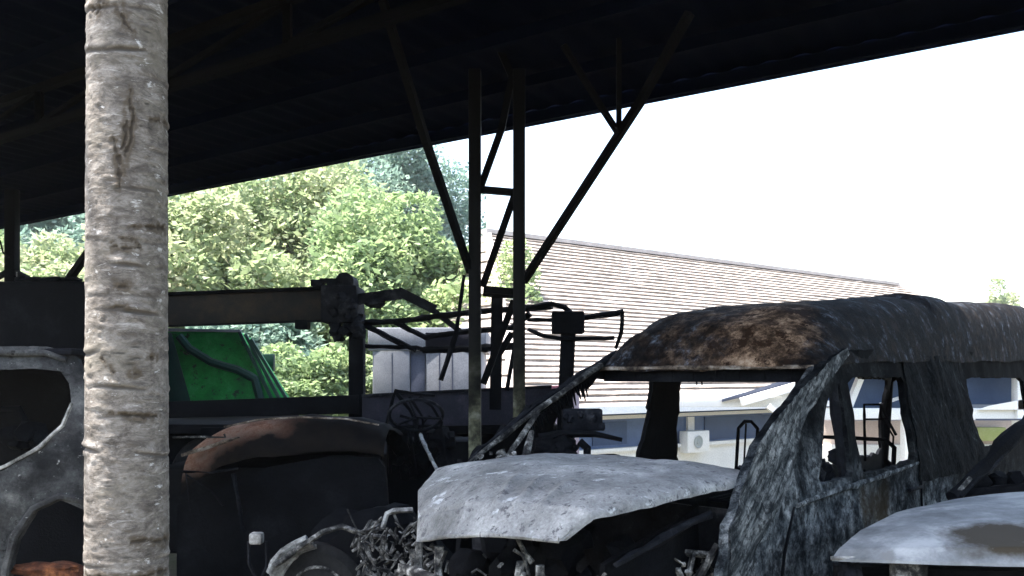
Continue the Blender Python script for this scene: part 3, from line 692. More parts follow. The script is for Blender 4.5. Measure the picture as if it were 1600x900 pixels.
    q = MB(); a = P(1352, 720, 6.0); b_ = P(1350, 632, 6.0); c_ = P(1375, 632, 6.0); d_ = P(1400, 680, 6.0)
    q.tube([a, b_, c_, d_], .010, 6, .2); q.tube([P(1350, 655, 6), P(1385, 655, 6)], .007, 6); q.tube([P(1376, 634, 6), P(1376, 650, 6), P(1396, 682, 6), P(1394, 722, 6)], .007, 6)
    q.build('seat_frame', M['soot'], t)
    # engine bay: dark mass of pipes and boxes
    eb = MB(); rr = random.Random(4)
    for i in range(26):
        c0 = C(rr.uniform(-.55, -.1), rr.uniform(.2, 1.15), rr.uniform(.45, .98)); eb.lump(c0, rr.uniform(.04, .10), i, .5, 2)
    eb.build('engine', M['soot'], t)
    ej = MB()
    for i in range(12):
        w_ = rr.uniform(.25, 1.05); s_ = -.80+.1*rr.random(); z_ = rr.uniform(.55, .98)
        c0 = C(s_, w_, z_); c1 = c0+Vector((rr.uniform(-.08, .08), rr.uniform(-.02, .05), rr.uniform(-.16, .12))); ej.tube([c0, c0.lerp(c1, .5)+Vector((rr.uniform(-.03, .03), 0, rr.uniform(-.03, .03))), c1], rr.uniform(.003, .010), 6, .5)
    for i in range(40):
        ej.shard(C(-.80+.08*rr.random(), rr.uniform(.1, 1.15), rr.uniform(.6, .98)), rr.uniform(.015, .06), rr)
    tag(ej.build('engine_wreckage', M['debris'], t), kind='stuff')
    gr = MB()
    for w_ in (.95, .84, .45, .36): gr.tube([C(-.79, w_, .98), C(-.80, w_+.01, .5)], [.016, .024], 8, .4)
    gr.tube([C(-.82, 1.02, .88), C(-.85, .6, .86), C(-.84, .2, .9)], .018, 8, .4); gr.tube([C(-.84, 1.0, .55), C(-.88, .6, .52), C(-.86, .2, .56)], .03, 8, .4)
    gr.build('radiator_support', M['debris'], t)
    # inner wing with upper flange under the near edge of the hood
    panel('inner_wing', [(-.72, .5), (-.72, 1.0), (-.2, 1.08), (-.08, 1.12), (-.08, .5)], [], .05, lambda s_, z: C(s_, .16, z), UW*.02, M['soot'], t, crumple=.02)
    q = MB(); q.tube([C(-.70, .13, 1.0), C(-.45, .12, 1.045), C(-.15, .08, 1.10)], [.008, .014, .012], 8, .8); q.build('wing_flange', M['soot_grey'], t)
    # suspension turret junk near the pillar foot
    q = MB()
    for i in range(40):
        c0 = P(rr.uniform(1035, 1120), rr.uniform(868, 935), 3.0+rr.uniform(0, .25)); q.shard(c0, rr.uniform(.02, .06), rr); q.lump(c0, rr.uniform(.006, .014), i, .6, 2)
    q.tube([P(1020, 880, 3.1), P(1060, 863, 3.1), P(1110, 866, 3.05)], .012, 6, .5); q.tube([P(1090, 905, 3), P(1120, 850, 3.0)], .014, 6, .5)
    tag(q.build('suspension_wreckage', M['debris'], t), kind='stuff')
    # junk on the cowl and wiper arms
    q = MB()
    for i in range(22):
        w_ = rr.uniform(.9, 1.38); q.lump(C(rr.uniform(-.02, .10), w_, 1.21+rr.uniform(0, .03)), rr.uniform(.008, .024), i, .6, 2)
    q.tube([C(.0, 1.1, 1.2), C(.16, 1.18, 1.34)], .014, 6, .6); q.tube([C(.03, 1.25, 1.2), C(.35, 1.3, 1.42)], .012, 6, .6)
    tag(q.build('cowl_debris', M['debris'], t), kind='stuff')
    # scorched lumps inside the door window
    q = MB()
    for i in range(16): q.lump(C(rr.uniform(.7, 1.3), .10, rr.uniform(1.06, 1.22)), rr.uniform(.02, .05), i, .6, 2)
    q.tube([C(1.17, .05, 1.08), C(1.14, .10, 1.6)], .022, 8, .5); q.build('door_lining', M['soot_grey'], t)
    # bare rims
    for s_, w_ in ((.35, .12), (4.45, .12), (.35, 1.36), (4.45, 1.36)):
        q = MB(); q.lathe(C(s_, w_-.08, .31), UW, [(.05, 0), (.19, .0), (.2, .02), (.17, .05), (.17, .12), (.2, .15), (.05, .16)], 28); q.build('wheel_rim', M['soot_grey'], t)
van()

# ------------------------------------------------------------ car in the right corner
def car_right():
    t = thing('car', (2.6, 3.9, 0), 'burnt car in the right corner with smooth pale hood beside the van door', 'car')
    left = [(0, 1487, 780, 3.75), (.3, 1400, 801, 3.45), (.6, 1345, 828, 3.2), (.85, 1310, 857, 3.03), (1, 1300, 871, 3.0)]
    right = [(0, 1900, 772, 3.45), (.3, 1905, 800, 3.1), (.6, 1915, 830, 2.85), (.85, 1925, 862, 2.7), (1, 1925, 880, 2.68)]
    def fh(u, v):
        a = interp(left, u); b = interp(right, u)
        pa = P(*a); pb = P(*b); p = pa.lerp(pb, v); cr = math.sin(math.pi*v)**.8
        p.z += .035*cr*(1-u**4); p.y -= .06*cr*u*u
        p.z += .004*noise.fractal(p*3, 1, 2, 3)
        return p
    m, n, b = newmat('ash_hood_stained'); tc = n.nodes.new('ShaderNodeTexCoord'); v = tc.outputs['Object']
    c = ramp(n, [(.34, (.13, .136, .14)), (.5, (.24, .25, .262)), (.66, (.46, .47, .48))], noisetex(n, v, 3.5, 9, .7, .2))
    # dark scorch patch, a stain with its own outline, around the photo's (1560,850)
    q = P(1580, 846, 2.95)-Vector((2.6, 3.9, 0))
    dd = n.nodes.new('ShaderNodeVectorMath'); dd.operation = 'SUBTRACT'; n.links.new(v, dd.inputs[0]); dd.inputs[1].default_value = q
    sc_ = n.nodes.new('ShaderNodeVectorMath'); sc_.operation = 'MULTIPLY'; n.links.new(dd.outputs[0], sc_.inputs[0]); sc_.inputs[1].default_value = (2.6, 3.2, 8.5)
    ln = n.nodes.new('ShaderNodeVectorMath'); ln.operation = 'LENGTH'; n.links.new(sc_.outputs[0], ln.inputs[0])
    am = n.nodes.new('ShaderNodeMath'); am.operation = 'MULTIPLY_ADD'; n.links.new(noisetex(n, v, 8, 5, .6), am.inputs[0]); am.inputs[1].default_value = .7; n.links.new(ln.outputs['Value'], am.inputs[2])
    c = mixc(n, ramp(n, [(.78, (1, 1, 1)), (1.0, (0, 0, 0))], am.outputs[0]), c, (.055, .044, .030))
    am.use_clamp = False
    c = mixc(n, ramp(n, [(.60, (0, 0, 0)), (.68, (.8, .8, .8))], noisetex(n, v, 9, 5, .6)), c, (.2, .2, .2))
    n.links.new(c, b.inputs['Base Color']); b.inputs['Roughness'].default_value = .7; b.inputs['Specular IOR Level'].default_value = .2
    bp = n.nodes.new('ShaderNodeBump'); bp.inputs['Strength'].default_value = .25; bp.inputs['Distance'].default_value = .006
    n.links.new(noisetex(n, v, 18, 8, .6), bp.inputs['Height']); n.links.new(bp.outputs[0], b.inputs['Normal'])
    surf('hood', fh, 60, 70, (0, 0, -.01), m, t)
    q = MB(); q.tube([P(1298, 872, 2.995), P(1450, 872, 2.93), P(1620, 873, 2.84), P(1925, 882, 2.67)], .007, 8, .3); q.build('hood_edge', M['white_rod'], t)
    # windscreen pillars
    for k, (dx, r0) in enumerate(((0, .028), (10, .016))):
        q = MB(); q.tube([P(1488+dx, 778-dx*.2, 3.8), P(1545+dx, 722, 4.0), P(1612+dx, 652, 4.25), P(1660+dx, 610, 4.45)], [r0, r0*1.3, r0*1.2, r0], 8, .5)
        q.build('front_pillar', M['soot'] if k == 0 else M['soot_grey'], t)
    q = MB(); q.tube([P(1492, 775, 3.8), P(1516, 748, 3.85)], [.008, .016], 8, .9); q.build('pillar_foot', M['debris'], t)
    q = MB(); q.tube([P(1660, 610, 4.45), P(1900, 606, 4.2), P(2100, 700, 3.6)], .03, 8, .3); q.tube([P(1655, 612, 4.5), P(1800, 600, 6.2)], .03, 8, .3); q.build('roof_frame', M['soot'], t)
    # dashboard/cowl mass and lower front
    q = MB(); q.tube([P(1500, 775, 3.9), P(1620, 762, 3.85), P(1900, 765, 3.6)], .035, 8, .6)
    for i in range(12): q.lump(P(1530+i*28, 752, 4.1), .05, i, .5, 2)
    q.build('cowl', M['soot'], t)
    panel('front_panel', [(1306, 885), (1925, 900), (1925, 1180), (1310, 1180)], [], 22, lambda a, b: P(a, b, 3.12-(a-1306)*.00055), Vector((.2, 1, 0))*.05, M['soot'], t, crumple=.03)
    q = MB(); q.box((P(1392, 0, 3.0).x, 2.96, P(0, 940, 3).z), (P(1442, 0, 3.0).x, 3.02, P(0, 877, 3).z), .008); q.build('hood_latch_post', M['debris'], t)
    q = MB(); q.lump(P(1330, 905, 3.05), (.05, .04, .07), 3, .4, 3); q.build('headlight_socket', M['soot_grey'], t)
    body = MB(); body.box((.5, -1.8, .3), (4.2, -.34, .84), .03, lambda a, b_, c_: C(a, b_, c_)); body.build('body_shell', M['soot'], t)
car_right()

# ------------------------------------------------------------ old off-roader at the left edge
def left_truck():
    t = thing('offroader', P(-150, 0, 4.9)-Vector((0, 0, P(-150, 0, 4.9).z)), 'ash grey burnt off-road car body with empty window left of the trunk', 'car')
    out = [(-620, 560), (-560, 545), (60, 541), (100, 546), (122, 562), (131, 600), (137, 640), (180, 650), (215, 680), (225, 760), (225, 960), (200, 960), (190, 860), (140, 800), (95, 781), (55, 800), (28, 845), (18, 880), (10, 960), (-640, 960)]
    hole = [(-560, 590), (-20, 578), (60, 576), (96, 580), (108, 600), (112, 632), (96, 668), (60, 700), (10, 732), (-60, 760), (-560, 775)]
    dmap = lambda px: 4.55+(px)*.0012
    def fm(px, py):
        k = max(0, 700-py)/160*.18
        return P(px, py, dmap(px)+k-.03*math.exp(-((py-760)/60)**2))
    panel('side_panel', out, [hole], 9, fm, Vector((0, .035, 0)), M['old_truck'], t, jag=.08, crumple=.008)
    # raised arch lip
    q = MB(); pts = [(352, 930), (250, 850), (195, 800), (140, 780), (92, 778), (52, 797), (22, 838), (10, 885), (4, 950)]
    pts = [(180, 838), (155, 800), (125, 781), (92, 776), (52, 795), (22, 838), (10, 885), (4, 950)]
    q.tube([P(a, b, dmap(a)-.03) for a, b in pts], .022, 8, .25); q.build('wheel_arch_lip', M['old_truck'], t)
    q = MB(); q.tube([P(a, b, dmap(a)-.02) for a, b in [(-60, 757), (10, 728), (62, 698), (98, 665), (113, 630)]], .010, 8, .6); q.build('window_rim', M['white_rod'], t)
    q = MB(); q.tube([P(a, b, dmap(a)+.15) for a, b in [(-300, 556), (0, 552), (70, 552), (104, 562)]], .018, 8, .3); q.build('roof_rail', M['old_truck'], t)
    # roof and dark inside wall, far side
    q = MB(); a = P(-560, 548, 4.75); b = P(105, 548, 4.75); q.box((a.x, 4.8, 1.73), (b.x, 6.1, 1.77), .015); q.build('roof', M['soot_grey'], t)
    q = MB(); q.box((a.x, 6.1, .03), (P(190, 0, 6.1).x, 6.14, 1.68), 0); q.build('inner_wall', M['soot'], t)
    q = MB()
    rr = random.Random(3)
    for i in range(10): q.lump(P(20+i*9, 690+rr.uniform(-15, 15), 5.2), rr.uniform(.04, .09), i, .5, 2)
    q.tube([P(-20, 640, 5.2), P(30, 638, 5.2), P(60, 700, 5.2)], .02, 8, .3)
    q.build('seat_remains', M['soot'], t)
    q = MB(); q.lathe(P(90, 995, 4.85), (0, 1, 0), [(.12, -.08), (.30, -.09), (.33, -.05), (.33, .1), (.12, .11)], 40); q.build('tyre', M['rubber'], t)
    q = MB(); q.lathe(P(80, 950, 4.58), (0, 1, 0), [(.02, -.02), (.21, -.02), (.235, .0), (.235, .12), (.02, .12)], 40); q.lump(P(66, 889, 4.60), (.20, .05, .035), 5, .25, 4); q.build('brake_drum', M['red_rust'], t)
left_truck()

# ------------------------------------------------------------ dark car with the rusty domed roof
def dome_car():
    t = thing('sedan_car', P(440, 0, 6.6)-Vector((0, 0, P(440, 0, 6.6).z)), 'blackened car with rust edged domed roof between trunk and shed column', 'car')
    top = [(0, 283, 702), (.08, 300, 688), (.2, 340, 668), (.35, 400, 656), (.55, 470, 651), (.8, 550, 655), (.93, 592, 664), (1, 600, 672)]
    def fr(u, v):
        a = interp(top, v); p = P(a[0], a[1], 5.9); R_ = .30
        if u < .7: ph = math.pi/2*u/.7; p.y = 5.9+R_*(1-math.cos(ph)); p.z += -R_*(1-math.sin(ph))*(1-.35*v)
        else: p.y = 5.9+R_+(u-.7)*3.0; p.z -= .9*(u-.7)**1.5
        p.z += .02*noise.fractal(p*3, 1, 2, 3); p.y += .015*noise.fractal(p*5, 1, 2, 3)
        return p
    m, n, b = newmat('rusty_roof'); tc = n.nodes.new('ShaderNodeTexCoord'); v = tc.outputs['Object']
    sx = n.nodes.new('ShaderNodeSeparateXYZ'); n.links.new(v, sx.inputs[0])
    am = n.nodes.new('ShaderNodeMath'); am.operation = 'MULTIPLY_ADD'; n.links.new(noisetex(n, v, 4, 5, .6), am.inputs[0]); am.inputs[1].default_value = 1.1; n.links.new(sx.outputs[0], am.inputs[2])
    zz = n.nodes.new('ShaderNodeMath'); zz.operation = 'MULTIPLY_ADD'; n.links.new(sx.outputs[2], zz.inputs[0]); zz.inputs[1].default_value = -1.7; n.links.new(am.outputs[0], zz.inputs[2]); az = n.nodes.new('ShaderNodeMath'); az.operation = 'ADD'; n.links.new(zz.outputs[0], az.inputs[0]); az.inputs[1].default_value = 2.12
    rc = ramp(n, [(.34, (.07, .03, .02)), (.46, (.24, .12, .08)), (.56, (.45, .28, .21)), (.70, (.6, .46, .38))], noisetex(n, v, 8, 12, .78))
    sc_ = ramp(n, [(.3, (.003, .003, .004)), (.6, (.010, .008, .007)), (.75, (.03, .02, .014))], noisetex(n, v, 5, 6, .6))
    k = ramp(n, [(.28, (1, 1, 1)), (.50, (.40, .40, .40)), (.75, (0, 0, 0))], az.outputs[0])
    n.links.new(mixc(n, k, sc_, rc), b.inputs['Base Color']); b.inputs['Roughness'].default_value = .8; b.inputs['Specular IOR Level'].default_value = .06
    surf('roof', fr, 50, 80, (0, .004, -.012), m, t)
    q = MB(); q.tube([P(a, b, 5.90) for a, b in ((350, 667), (400, 656), (470, 651.5), (540, 654.5), (592, 664))], .006, 8, .5); q.build('drip_rail', M['gutter'], t)
    q = MB(); q.tube([P(a, b, 5.88) for a, b in ((284, 712), (320, 700), (352, 690), (375, 683))], [.010, .014, .012, .006], 8, .6); q.build('bent_trim', M['gutter'], t)
    q = MB(); q.tube([P(270, 683, 5.8), P(352, 683, 5.8), P(350, 678, 5.8)], .008, 6, .3); q.build('wire', M['debris'], t)
    out = [(276, 790), (330, 770), (420, 730), (520, 712), (590, 716), (602, 730), (615, 900), (615, 1050), (276, 1050)]
    panel('body_side', out, [], 14, lambda a, b: P(a, b, 5.98+.0), Vector((0, .05, 0)), M['soot'], t, crumple=.03)
    q = MB(); a = P(285, 0, 6.6); b = P(640, 0, 6.6); b = P(585, 0, 6.6); q.box((a.x, 6.1, .3), (b.x, 8.5, .95), .05); q.build('body_shell', M['soot'], t)
    q = MB(); q.box((a.x, 7.0, .9), (b.x, 7.04, 1.18), 0); q.build('rear_bulkhead', M['soot'], t)
    q = MB(); q.tube([P(285, 737, 5.9), P(330, 738, 5.9), P(372, 732, 5.9)], .008, 6, .5); q.tube([P(292, 742, 5.9), P(330, 768, 5.9), P(348, 790, 5.9)], .006, 6, .5); q.tube([P(290, 735, 5.9), P(297, 800, 5.9)], .006, 6, .5); q.tube([P(365, 740, 5.9), P(380, 830, 5.9)], .014, 6, .5)
    q.build('wire_frame', M['soot_grey'], t)
dome_car()

# ------------------------------------------------------------ crane truck behind
def crane():
    D = 9.0
    t = thing('crane_truck', P(520, 0, 9.4)-Vector((0, 0, P(520, 0, 9.4).z)), 'charred flatbed crane truck with level boom, post and long side board', 'truck')
    q = MB(); a = P(150, 462, D); 
    c8 = [P(190, 514, D), P(508, 500, D), P(508, 500, D+.35), P(190, 514, D+.35), P(190, 464, D), P(508, 452, D), P(508, 452, D+.35), P(190, 464, D+.35)]
    q.hexa(c8, .012); bo = q.build('boom', M['boom'], t)
    q = MB(); q.bar(P(190, 462, D-.02), P(512, 450, D-.02), .06, .035); q.bar(P(190, 512, D-.02), P(512, 501, D-.02), .05, .02); q.build('boom_flange', M['soot'], bo, False)
    q = MB(); q.box((P(462, 0, D).x, D-.05, P(0, 514, D).z), (P(482, 0, D).x, D+.1, P(0, 500, D).z), .01); q.build('boom_hook', M['soot'], bo)
    # head
    q = MB(); q.box((P(503, 0, D).x, D-.08, P(0, 505, D).z), (P(560, 0, D).x, D+.4, P(0, 446, D).z), .03)
    q.lathe(P(538, 440, D-.05), (0, 1, 0), [(.02, 0), (.10, .0), (.10, .3), (.02, .3)], 18); q.lathe(P(522, 447, D-.05), (0, 1, 0), [(.02, 0), (.085, .0), (.085, .3), (.02, .3)], 18)
    q.box((P(486, 0, D).x, D-.03, P(0, 447, D).z), (P(506, 0, D).x, D+.1, P(0, 437, D).z), .008); q.box((P(500, 0, D).x, D-.03, P(0, 442, D).z), (P(522, 0, D).x, D+.1, P(0, 435, D).z), .005)
    rr = random.Random(2)
    for i in range(14): q.lump(P(rr.uniform(520, 562), rr.uniform(455, 525), D-.06), rr.uniform(.04, .09), i, .5, 2)
    for i in range(5): q.lump(P(rr.uniform(520, 545), rr.uniform(505, 525), D-.02), rr.uniform(.03, .07), i+30, .5, 2)
    q.build('crane_head', M['soot_grey'], t)
    q = MB(); q.box((P(545, 0, D).x, D-.02, .9), (P(568, 0, D).x, D+.14, P(0, 490, D).z), .01); q.build('crane_post', M['soot'], t)
    # folded arm to the right
    q = MB(); q.bar(P(558, 468, D), P(626, 459, D), .10, .11); q.bar(P(622, 455, D), P(680, 484, D), .08, .10); q.bar(P(676, 484, D), P(722, 520, D), .05, .06); q.lump(P(585, 470, D), (.12, .06, .08), 2, .4, 3)
    q.build('folding_arm', M['soot_grey'], t)
    # headboard and cab frame tubes
    def tb(lst, r, mat='soot', nm='frame_tube', rg=.35):
        k = MB(); k.tube([P(*p) for p in lst], r, 8, rg); k.build(nm, M[mat], t)
    tb([(568, 504, D), (620, 502, D), (700, 492, 8.6), (745, 487, 8.4), (830, 481, 8.2), (862, 478, 8.1)], .032)
    tb([(568, 508, D), (610, 528, D), (650, 548, D)], .03)
    tb([(570, 541, D), (650, 543, D), (668, 548, D)], .022)
    tb([(618, 504, D), (650, 520, 8.9), (665, 527, 8.8), (735, 517, 8.6), (800, 512, 8.4), (828, 490, 8.3)], .028)
    tb([(662, 547, D), (735, 545, 8.8), (805, 540, 8.6)], .04)
    tb([(755, 456, 7.4), (803, 460, 7.4)], .04)
    tb([(725, 430, 7.0), (718, 485, 7.0), (712, 520, 7.0), (702, 555, 7.0), (688, 594, 7.0)], [.012, .016, .02, .022, .024], rg=.5)
    tb([(826, 481, 7.8), (862, 474, 7.6), (882, 480, 7.6), (893, 490, 7.6)], .026)
    tb([(826, 500, 7.8), (862, 500, 7.6)], .02); tb([(826, 515, 7.8), (850, 525, 7.6), (880, 530, 7.5), (960, 528, 7.5)], .02)
    tb([(905, 497, 7.6), (974, 488, 7.6)], .026); tb([(973, 487, 7.6), (971, 520, 7.6), (962, 545, 7.6)], .02)
    q = MB(); q.box((P(862, 0, 7.6).x, 7.5, P(0, 522, 7.6).z), (P(912, 0, 7.6).x, 7.65, P(0, 487, 7.6).z), .015); q.build('lamp_box', M['soot'], t)
    q = MB(); q.bar(P(888, 515, 7.6), P(880, 700, 7.6), .13, .08); q.build('headboard_post', M['soot'], t)
    q = MB(); q.bar(P(777, 458, 7.9), P(774, 640, 7.9), .11, .1); q.bar(P(800, 520, 7.9), P(770, 570, 7.9), .06, .06); q.bar(P(806, 530, 7.9), P(792, 610, 7.9), .04, .04)
    q.build('headboard_post', M['soot'], t)
    q = MB(); q.box((P(665, 0, D).x, D-.03, P(0, 543, D).z), (P(745, 0, D).x, D, P(0, 520, D).z), .006); q.build('sheet_remnant', M['bed'], t)
    # side boards
    q = MB(); q.hexa([P(190, 655, D-.25), P(560, 646, D-.25), P(560, 646, D-.18), P(190, 655, D-.18), P(190, 630, D-.25), P(560, 617, D-.25), P(560, 617, D-.18), P(190, 630, D-.18)], .006); q.build('side_board', M['soot'], t)
    q = MB(); q.hexa([P(566, 668, D-.3), P(862, 662, D-.6), P(862, 662, D-.53), P(566, 668, D-.23), P(566, 618, D-.3), P(862, 604, D-.6), P(862, 604, D-.53), P(566, 618, D-.23)], .006); q.build('side_board', M['bed'], t)
    q = MB(); q.bar(P(566, 618, D-.34), P(862, 604, D-.64), .03, .03); q.build('board_rail', M['soot_grey'], t)
    # bed, chassis
    q = MB(); q.box((P(190, 0, D).x, D-.1, 1.0), (P(870, 0, D).x, D+1.75, 1.1), .01); q.build('flatbed', M['soot'], t)
    q = MB(); q.box((P(195, 0, D).x, D+.4, .6), (P(870, 0, D).x, D+1.5, .98), .02); q.build('chassis', M['soot'], t)
    for px in (330, 700):
        q = MB(); q.lathe(P(px, 0, D+.2)*1+Vector((0, 0, .48-P(px, 0, D+.2).z)), (0, 1, 0), [(.2, 0), (.45, .0), (.48, .05), (.48, .22), (.45, .27), (.2, .27)], 32); q.build('wheel', M['rubber'], t)
crane()

# mangled seat and steering frame standing in front of the side board
def mangle():
    D = 6.9
    t = thing('mangled_frame', P(650, 0, D)-Vector((0, 0, P(650, 0, D).z)), 'twisted black tube frame in front of the flatbed board, left of the column', 'wreckage')
    q = MB()
    for l in ([(602, 668), (618, 610), (622, 612)], [(618, 612), (640, 640), (655, 670)], [(625, 650), (645, 655), (650, 672), (632, 660)], [(655, 620), (675, 635), (690, 660), (688, 670)], [(690, 668), (655, 665), (620, 670), (602, 670)],
              [(655, 670), (670, 650), (680, 655)], [(640, 620), (660, 650), (664, 690)], [(605, 672), (610, 740)], [(640, 672), (650, 740)], [(690, 670), (700, 740)], [(618, 612), (680, 618)]):
        q.tube([P(a, b, D) for a, b in l], .014, 6, .7)
    q.build('tube_frame', M['soot'], t)
    q = MB(); q.tube([P(650+42*math.cos(i*math.pi/12), 648+24*math.sin(i*math.pi/12), D-.1+.1*math.sin(i*math.pi/12)) for i in range(25)], .014, 8, .3)
    for i in (1, 9, 17): q.tube([P(650, 652, D-.06), P(650+42*math.cos(i*math.pi/12), 648+24*math.sin(i*math.pi/12), D-.1)], .010, 6, .4)
    q.tube([P(650, 652, D-.06), P(652, 700, D+.15)], .025, 8, .3); q.build('steering_wheel', M['soot_grey'], t)
    q = MB(); rr = random.Random(8)
    for i in range(16): q.lump(P(rr.uniform(615, 700), rr.uniform(675, 745), D+.1), rr.uniform(.04, .10), i, .5, 2)
    q.box((P(600, 0, D).x, D+.1, .0), (P(735, 0, D).x, D+.6, P(0, 690, D).z), .03)
    q.build('scorched_seat', M['soot'], t)
    q = MB(); q.tube([P(657, 680, D-.1), P(668, 705, D-.5), P(686, 740, D-1.0)], [.018, .014, .012], 8, .4); q.build('bent_rod', M['white_rod'], t)
mangle()

# ------------------------------------------------------------ wheel, fender and tangled parts left of the van
def chassis():
    D = 4.9
    t = thing('wrecked_chassis', P(520, 0, D)-Vector((0, 0, P(520, 0, D).z)), 'stripped front chassis with pale curved fender over charred wheel, left of van hood', 'wreckage')
    q = MB()
    arc = [(420, 895), (428, 878), (442, 862), (460, 850), (480, 842)]
    for k in range(5):
        q.tube([P(a+k*5, b+k*4, D+k*.03) for a, b in arc], .022-.002*k, 8, .2)
    q.build('fender', M['white_rod'], t)
    q = MB(); q.tube([P(a, b, D-.05) for a, b in [(430, 884), (470, 855), (505, 832), (535, 823), (552, 828), (575, 836), (598, 840)]], .016, 8, .5); q.build('fender_rim', M['debris'], t)
    c = P(503, 925, D+.15)
    q = MB(); q.lathe(c, (.15, 1, 0), [(.17, -.08), (.26, -.09), (.30, -.05), (.30, .08), (.17, .1)], 40); q.build('tyre', M['rubber'], t)
    q = MB(); q.lathe(c-Vector((0, .06, 0)), (.15, 1, 0), [(.03, -.03), (.06, -.04), (.07, 0), (.14, .02), (.165, -.03), (.18, -.03), (.18, .05), (.03, .06)], 32); q.build('wheel_rim', M['debris'], t)
    q = MB(); rr = random.Random(12)
    for i in range(150):
        c0 = P(rr.uniform(558, 664), rr.uniform(822, 940), D-.3+rr.uniform(-.3, .2)); q.shard(c0, rr.uniform(.02, .075), rr)
    for i in range(46):
        c0 = P(rr.uniform(560, 665), rr.uniform(815, 920), D-.5+rr.uniform(-.2, .2)); c1 = c0+Vector((rr.uniform(-.15, .15), 0, rr.uniform(-.15, .15))); q.tube([c0, c0.lerp(c1, .5)+Vector((0, 0, rr.uniform(-.05, .05))), c1], rr.uniform(.003, .009), 6, .6)
    tag(q.build('engine_wreckage', M['debris'], t), kind='stuff')
    q = MB(); q.lump(P(590, 880, D+.25), (.45, .2, .35), 4, .3, 3); q.build('engine_block', M['soot'], t)
    q = MB(); q.tube([P(598, 825, D-.3), P(605, 803, D-.3), P(615, 798, D-.3), P(645, 797, D-.3)], .014, 8, .3); q.build('bent_pipe', M['white_rod'], t)
chassis()
def post_light():
    D = 4.3
    t = thing('reflector_post', P(403, 0, D)-Vector((0, 0, P(403, 0, D).z)), 'small whitish block on a thin U bracket right of the pale trunk', 'bracket')
    q = MB(); a = P(391, 850, D); b = P(411, 832, D); q.box((a.x, D-.03, a.z), (b.x, D+.03, b.z), .012); q.build('lens', M['white_rod'], t)
    q = MB(); q.tube([P(389, 846, D), P(389, 880, D), P(396, 897, D), P(404, 905, D), P(404, 905, D)-Vector((0, 0, .55))], .007, 8, .3); q.tube([P(416, 846, D), P(417, 885, D), P(408, 903, D)], .007, 8, .3)
    q.build('stem', M['soot_grey'], t)
post_light()

# ------------------------------------------------------------ green skip
def skip():
    D = 10.9
    t = thing('green_skip', P(350, 0, D)-Vector((0, 0, P(350, 0, D).z)), 'bright green tilted metal tipping body under the crane boom', 'skip')
    def f(px, py, d=D): return P(px, py, d)
    panel('end_wall', [(258, 518), (374, 518), (402, 560), (428, 632), (250, 632)], [], 12, lambda a, b: P(a, b, D), Vector((0, .06, 0)), M['green'], t, crumple=.012)
    q = MB(); q.hexa([P(428, 634, D), P(456, 627, D+.1), P(456, 627, D+1.4), P(428, 634, D+1.4), P(374, 517, D), P(396, 532, D+.1), P(396, 532, D+1.4), P(374, 517, D+1.4)], .01); q.build('side_wall', M['green'], t)
    q = MB()
    for l in (((374, 518), (430, 634)), ((383, 522), (441, 632)), ((392, 530), (452, 630))): q.bar(P(*l[0], D-.03), P(*l[1], D-.03), .035, .04)
    q.build('side_rib', M['green_dark'], t)
    q = MB(); q.tube([P(280, 525, D-.05), P(296, 545, D-.05), P(330, 566, D-.05), P(372, 578, D-.05), P(398, 592, D-.05), P(408, 630, D-.05)], .055, 8, .1); q.build('end_rib', M['green_dark'], t)
    q = MB(); q.hexa([P(250, 634, D-.12), P(300, 634, D-.12), P(300, 634, D-.04), P(250, 634, D-.04), P(244, 520, D-.12), P(268, 520, D-.12), P(268, 520, D-.04), P(244, 520, D-.04)], .01); q.build('corner_plate', M['green_dark'], t)
    q = MB(); q.bar(P(240, 515, D-.02), P(376, 517, D-.02), .06, .035); q.build('top_rail', M['box_grey'], t)
    q = MB(); q.box((P(410, 0, D+.5).x, D+.5, P(0, 580, D+.5).z), (P(427, 0, D+.5).x, D+.6, P(0, 553, D+.5).z), .01); q.build('lug', M['green_dark'], t)
    q = MB(); q.box((P(258, 0, D).x, D+.1, P(0, 632, D).z-1.6), (P(425, 0, D).x, D+1.4, P(0, 632, D).z), .03); q.build('base', M['soot'], t)
skip()

# ------------------------------------------------------------ pale truck box behind the column and black box at left
def cargo():
    D = 12.2; g = gz(P(660, 0, D).x, D)
    t = thing('box_truck', Vector((P(660, 0, D).x, D, g)), 'light grey box truck body seen behind the charred crane frame', 'truck')
    q = MB(); q.box((P(582, 0, D).x, D, g+.9), (P(640, 0, D).x, D+2.5, P(0, 540, D).z), .02); q.build('cargo_box', M['box_grey'], t)
    q = MB(); q.box((P(641, 0, D).x, D+.06, g+.9), (P(664, 0, D).x, D+2.5, P(0, 543, D).z), .01); q.build('door_recess', M['box_shade'], t)
    q = MB(); q.box((P(665, 0, D).x, D+.01, g+.9), (P(752, 0, D).x, D+2.5, P(0, 548, D).z), .02); q.build('cargo_box', M['box_grey'], t)
    for px in (612, 686, 706):
        q = MB(); q.box((P(px, 0, D).x, D-.012, g+1.0), (P(px, 0, D).x+.018, D-.001+.012, P(0, 552, D).z)); q.build('panel_seam', M['box_shade'], t, False)
    q = MB(); q.box((P(575, 0, D).x, D-.02, P(0, 548, D).z), (P(760, 0, D).x, D+2.55, P(0, 512, D).z), .02); q.build('top_band', M['box_grey'], t)
    q = MB(); q.box((P(590, 0, D).x, D+.2, g+.45), (P(745, 0, D).x, D+2.2, g+.88), .02); q.build('chassis', M['soot'], t)
    for px in (610, 725):
        q = MB(); q.lathe(Vector((P(px, 0, D).x, D+.05, g+.42)), (0, 1, 0), [(.15, 0), (.4, 0), (.42, .04), (.42, .2), (.15, .24)], 28); q.build('wheel', M['rubber'], t)
cargo()
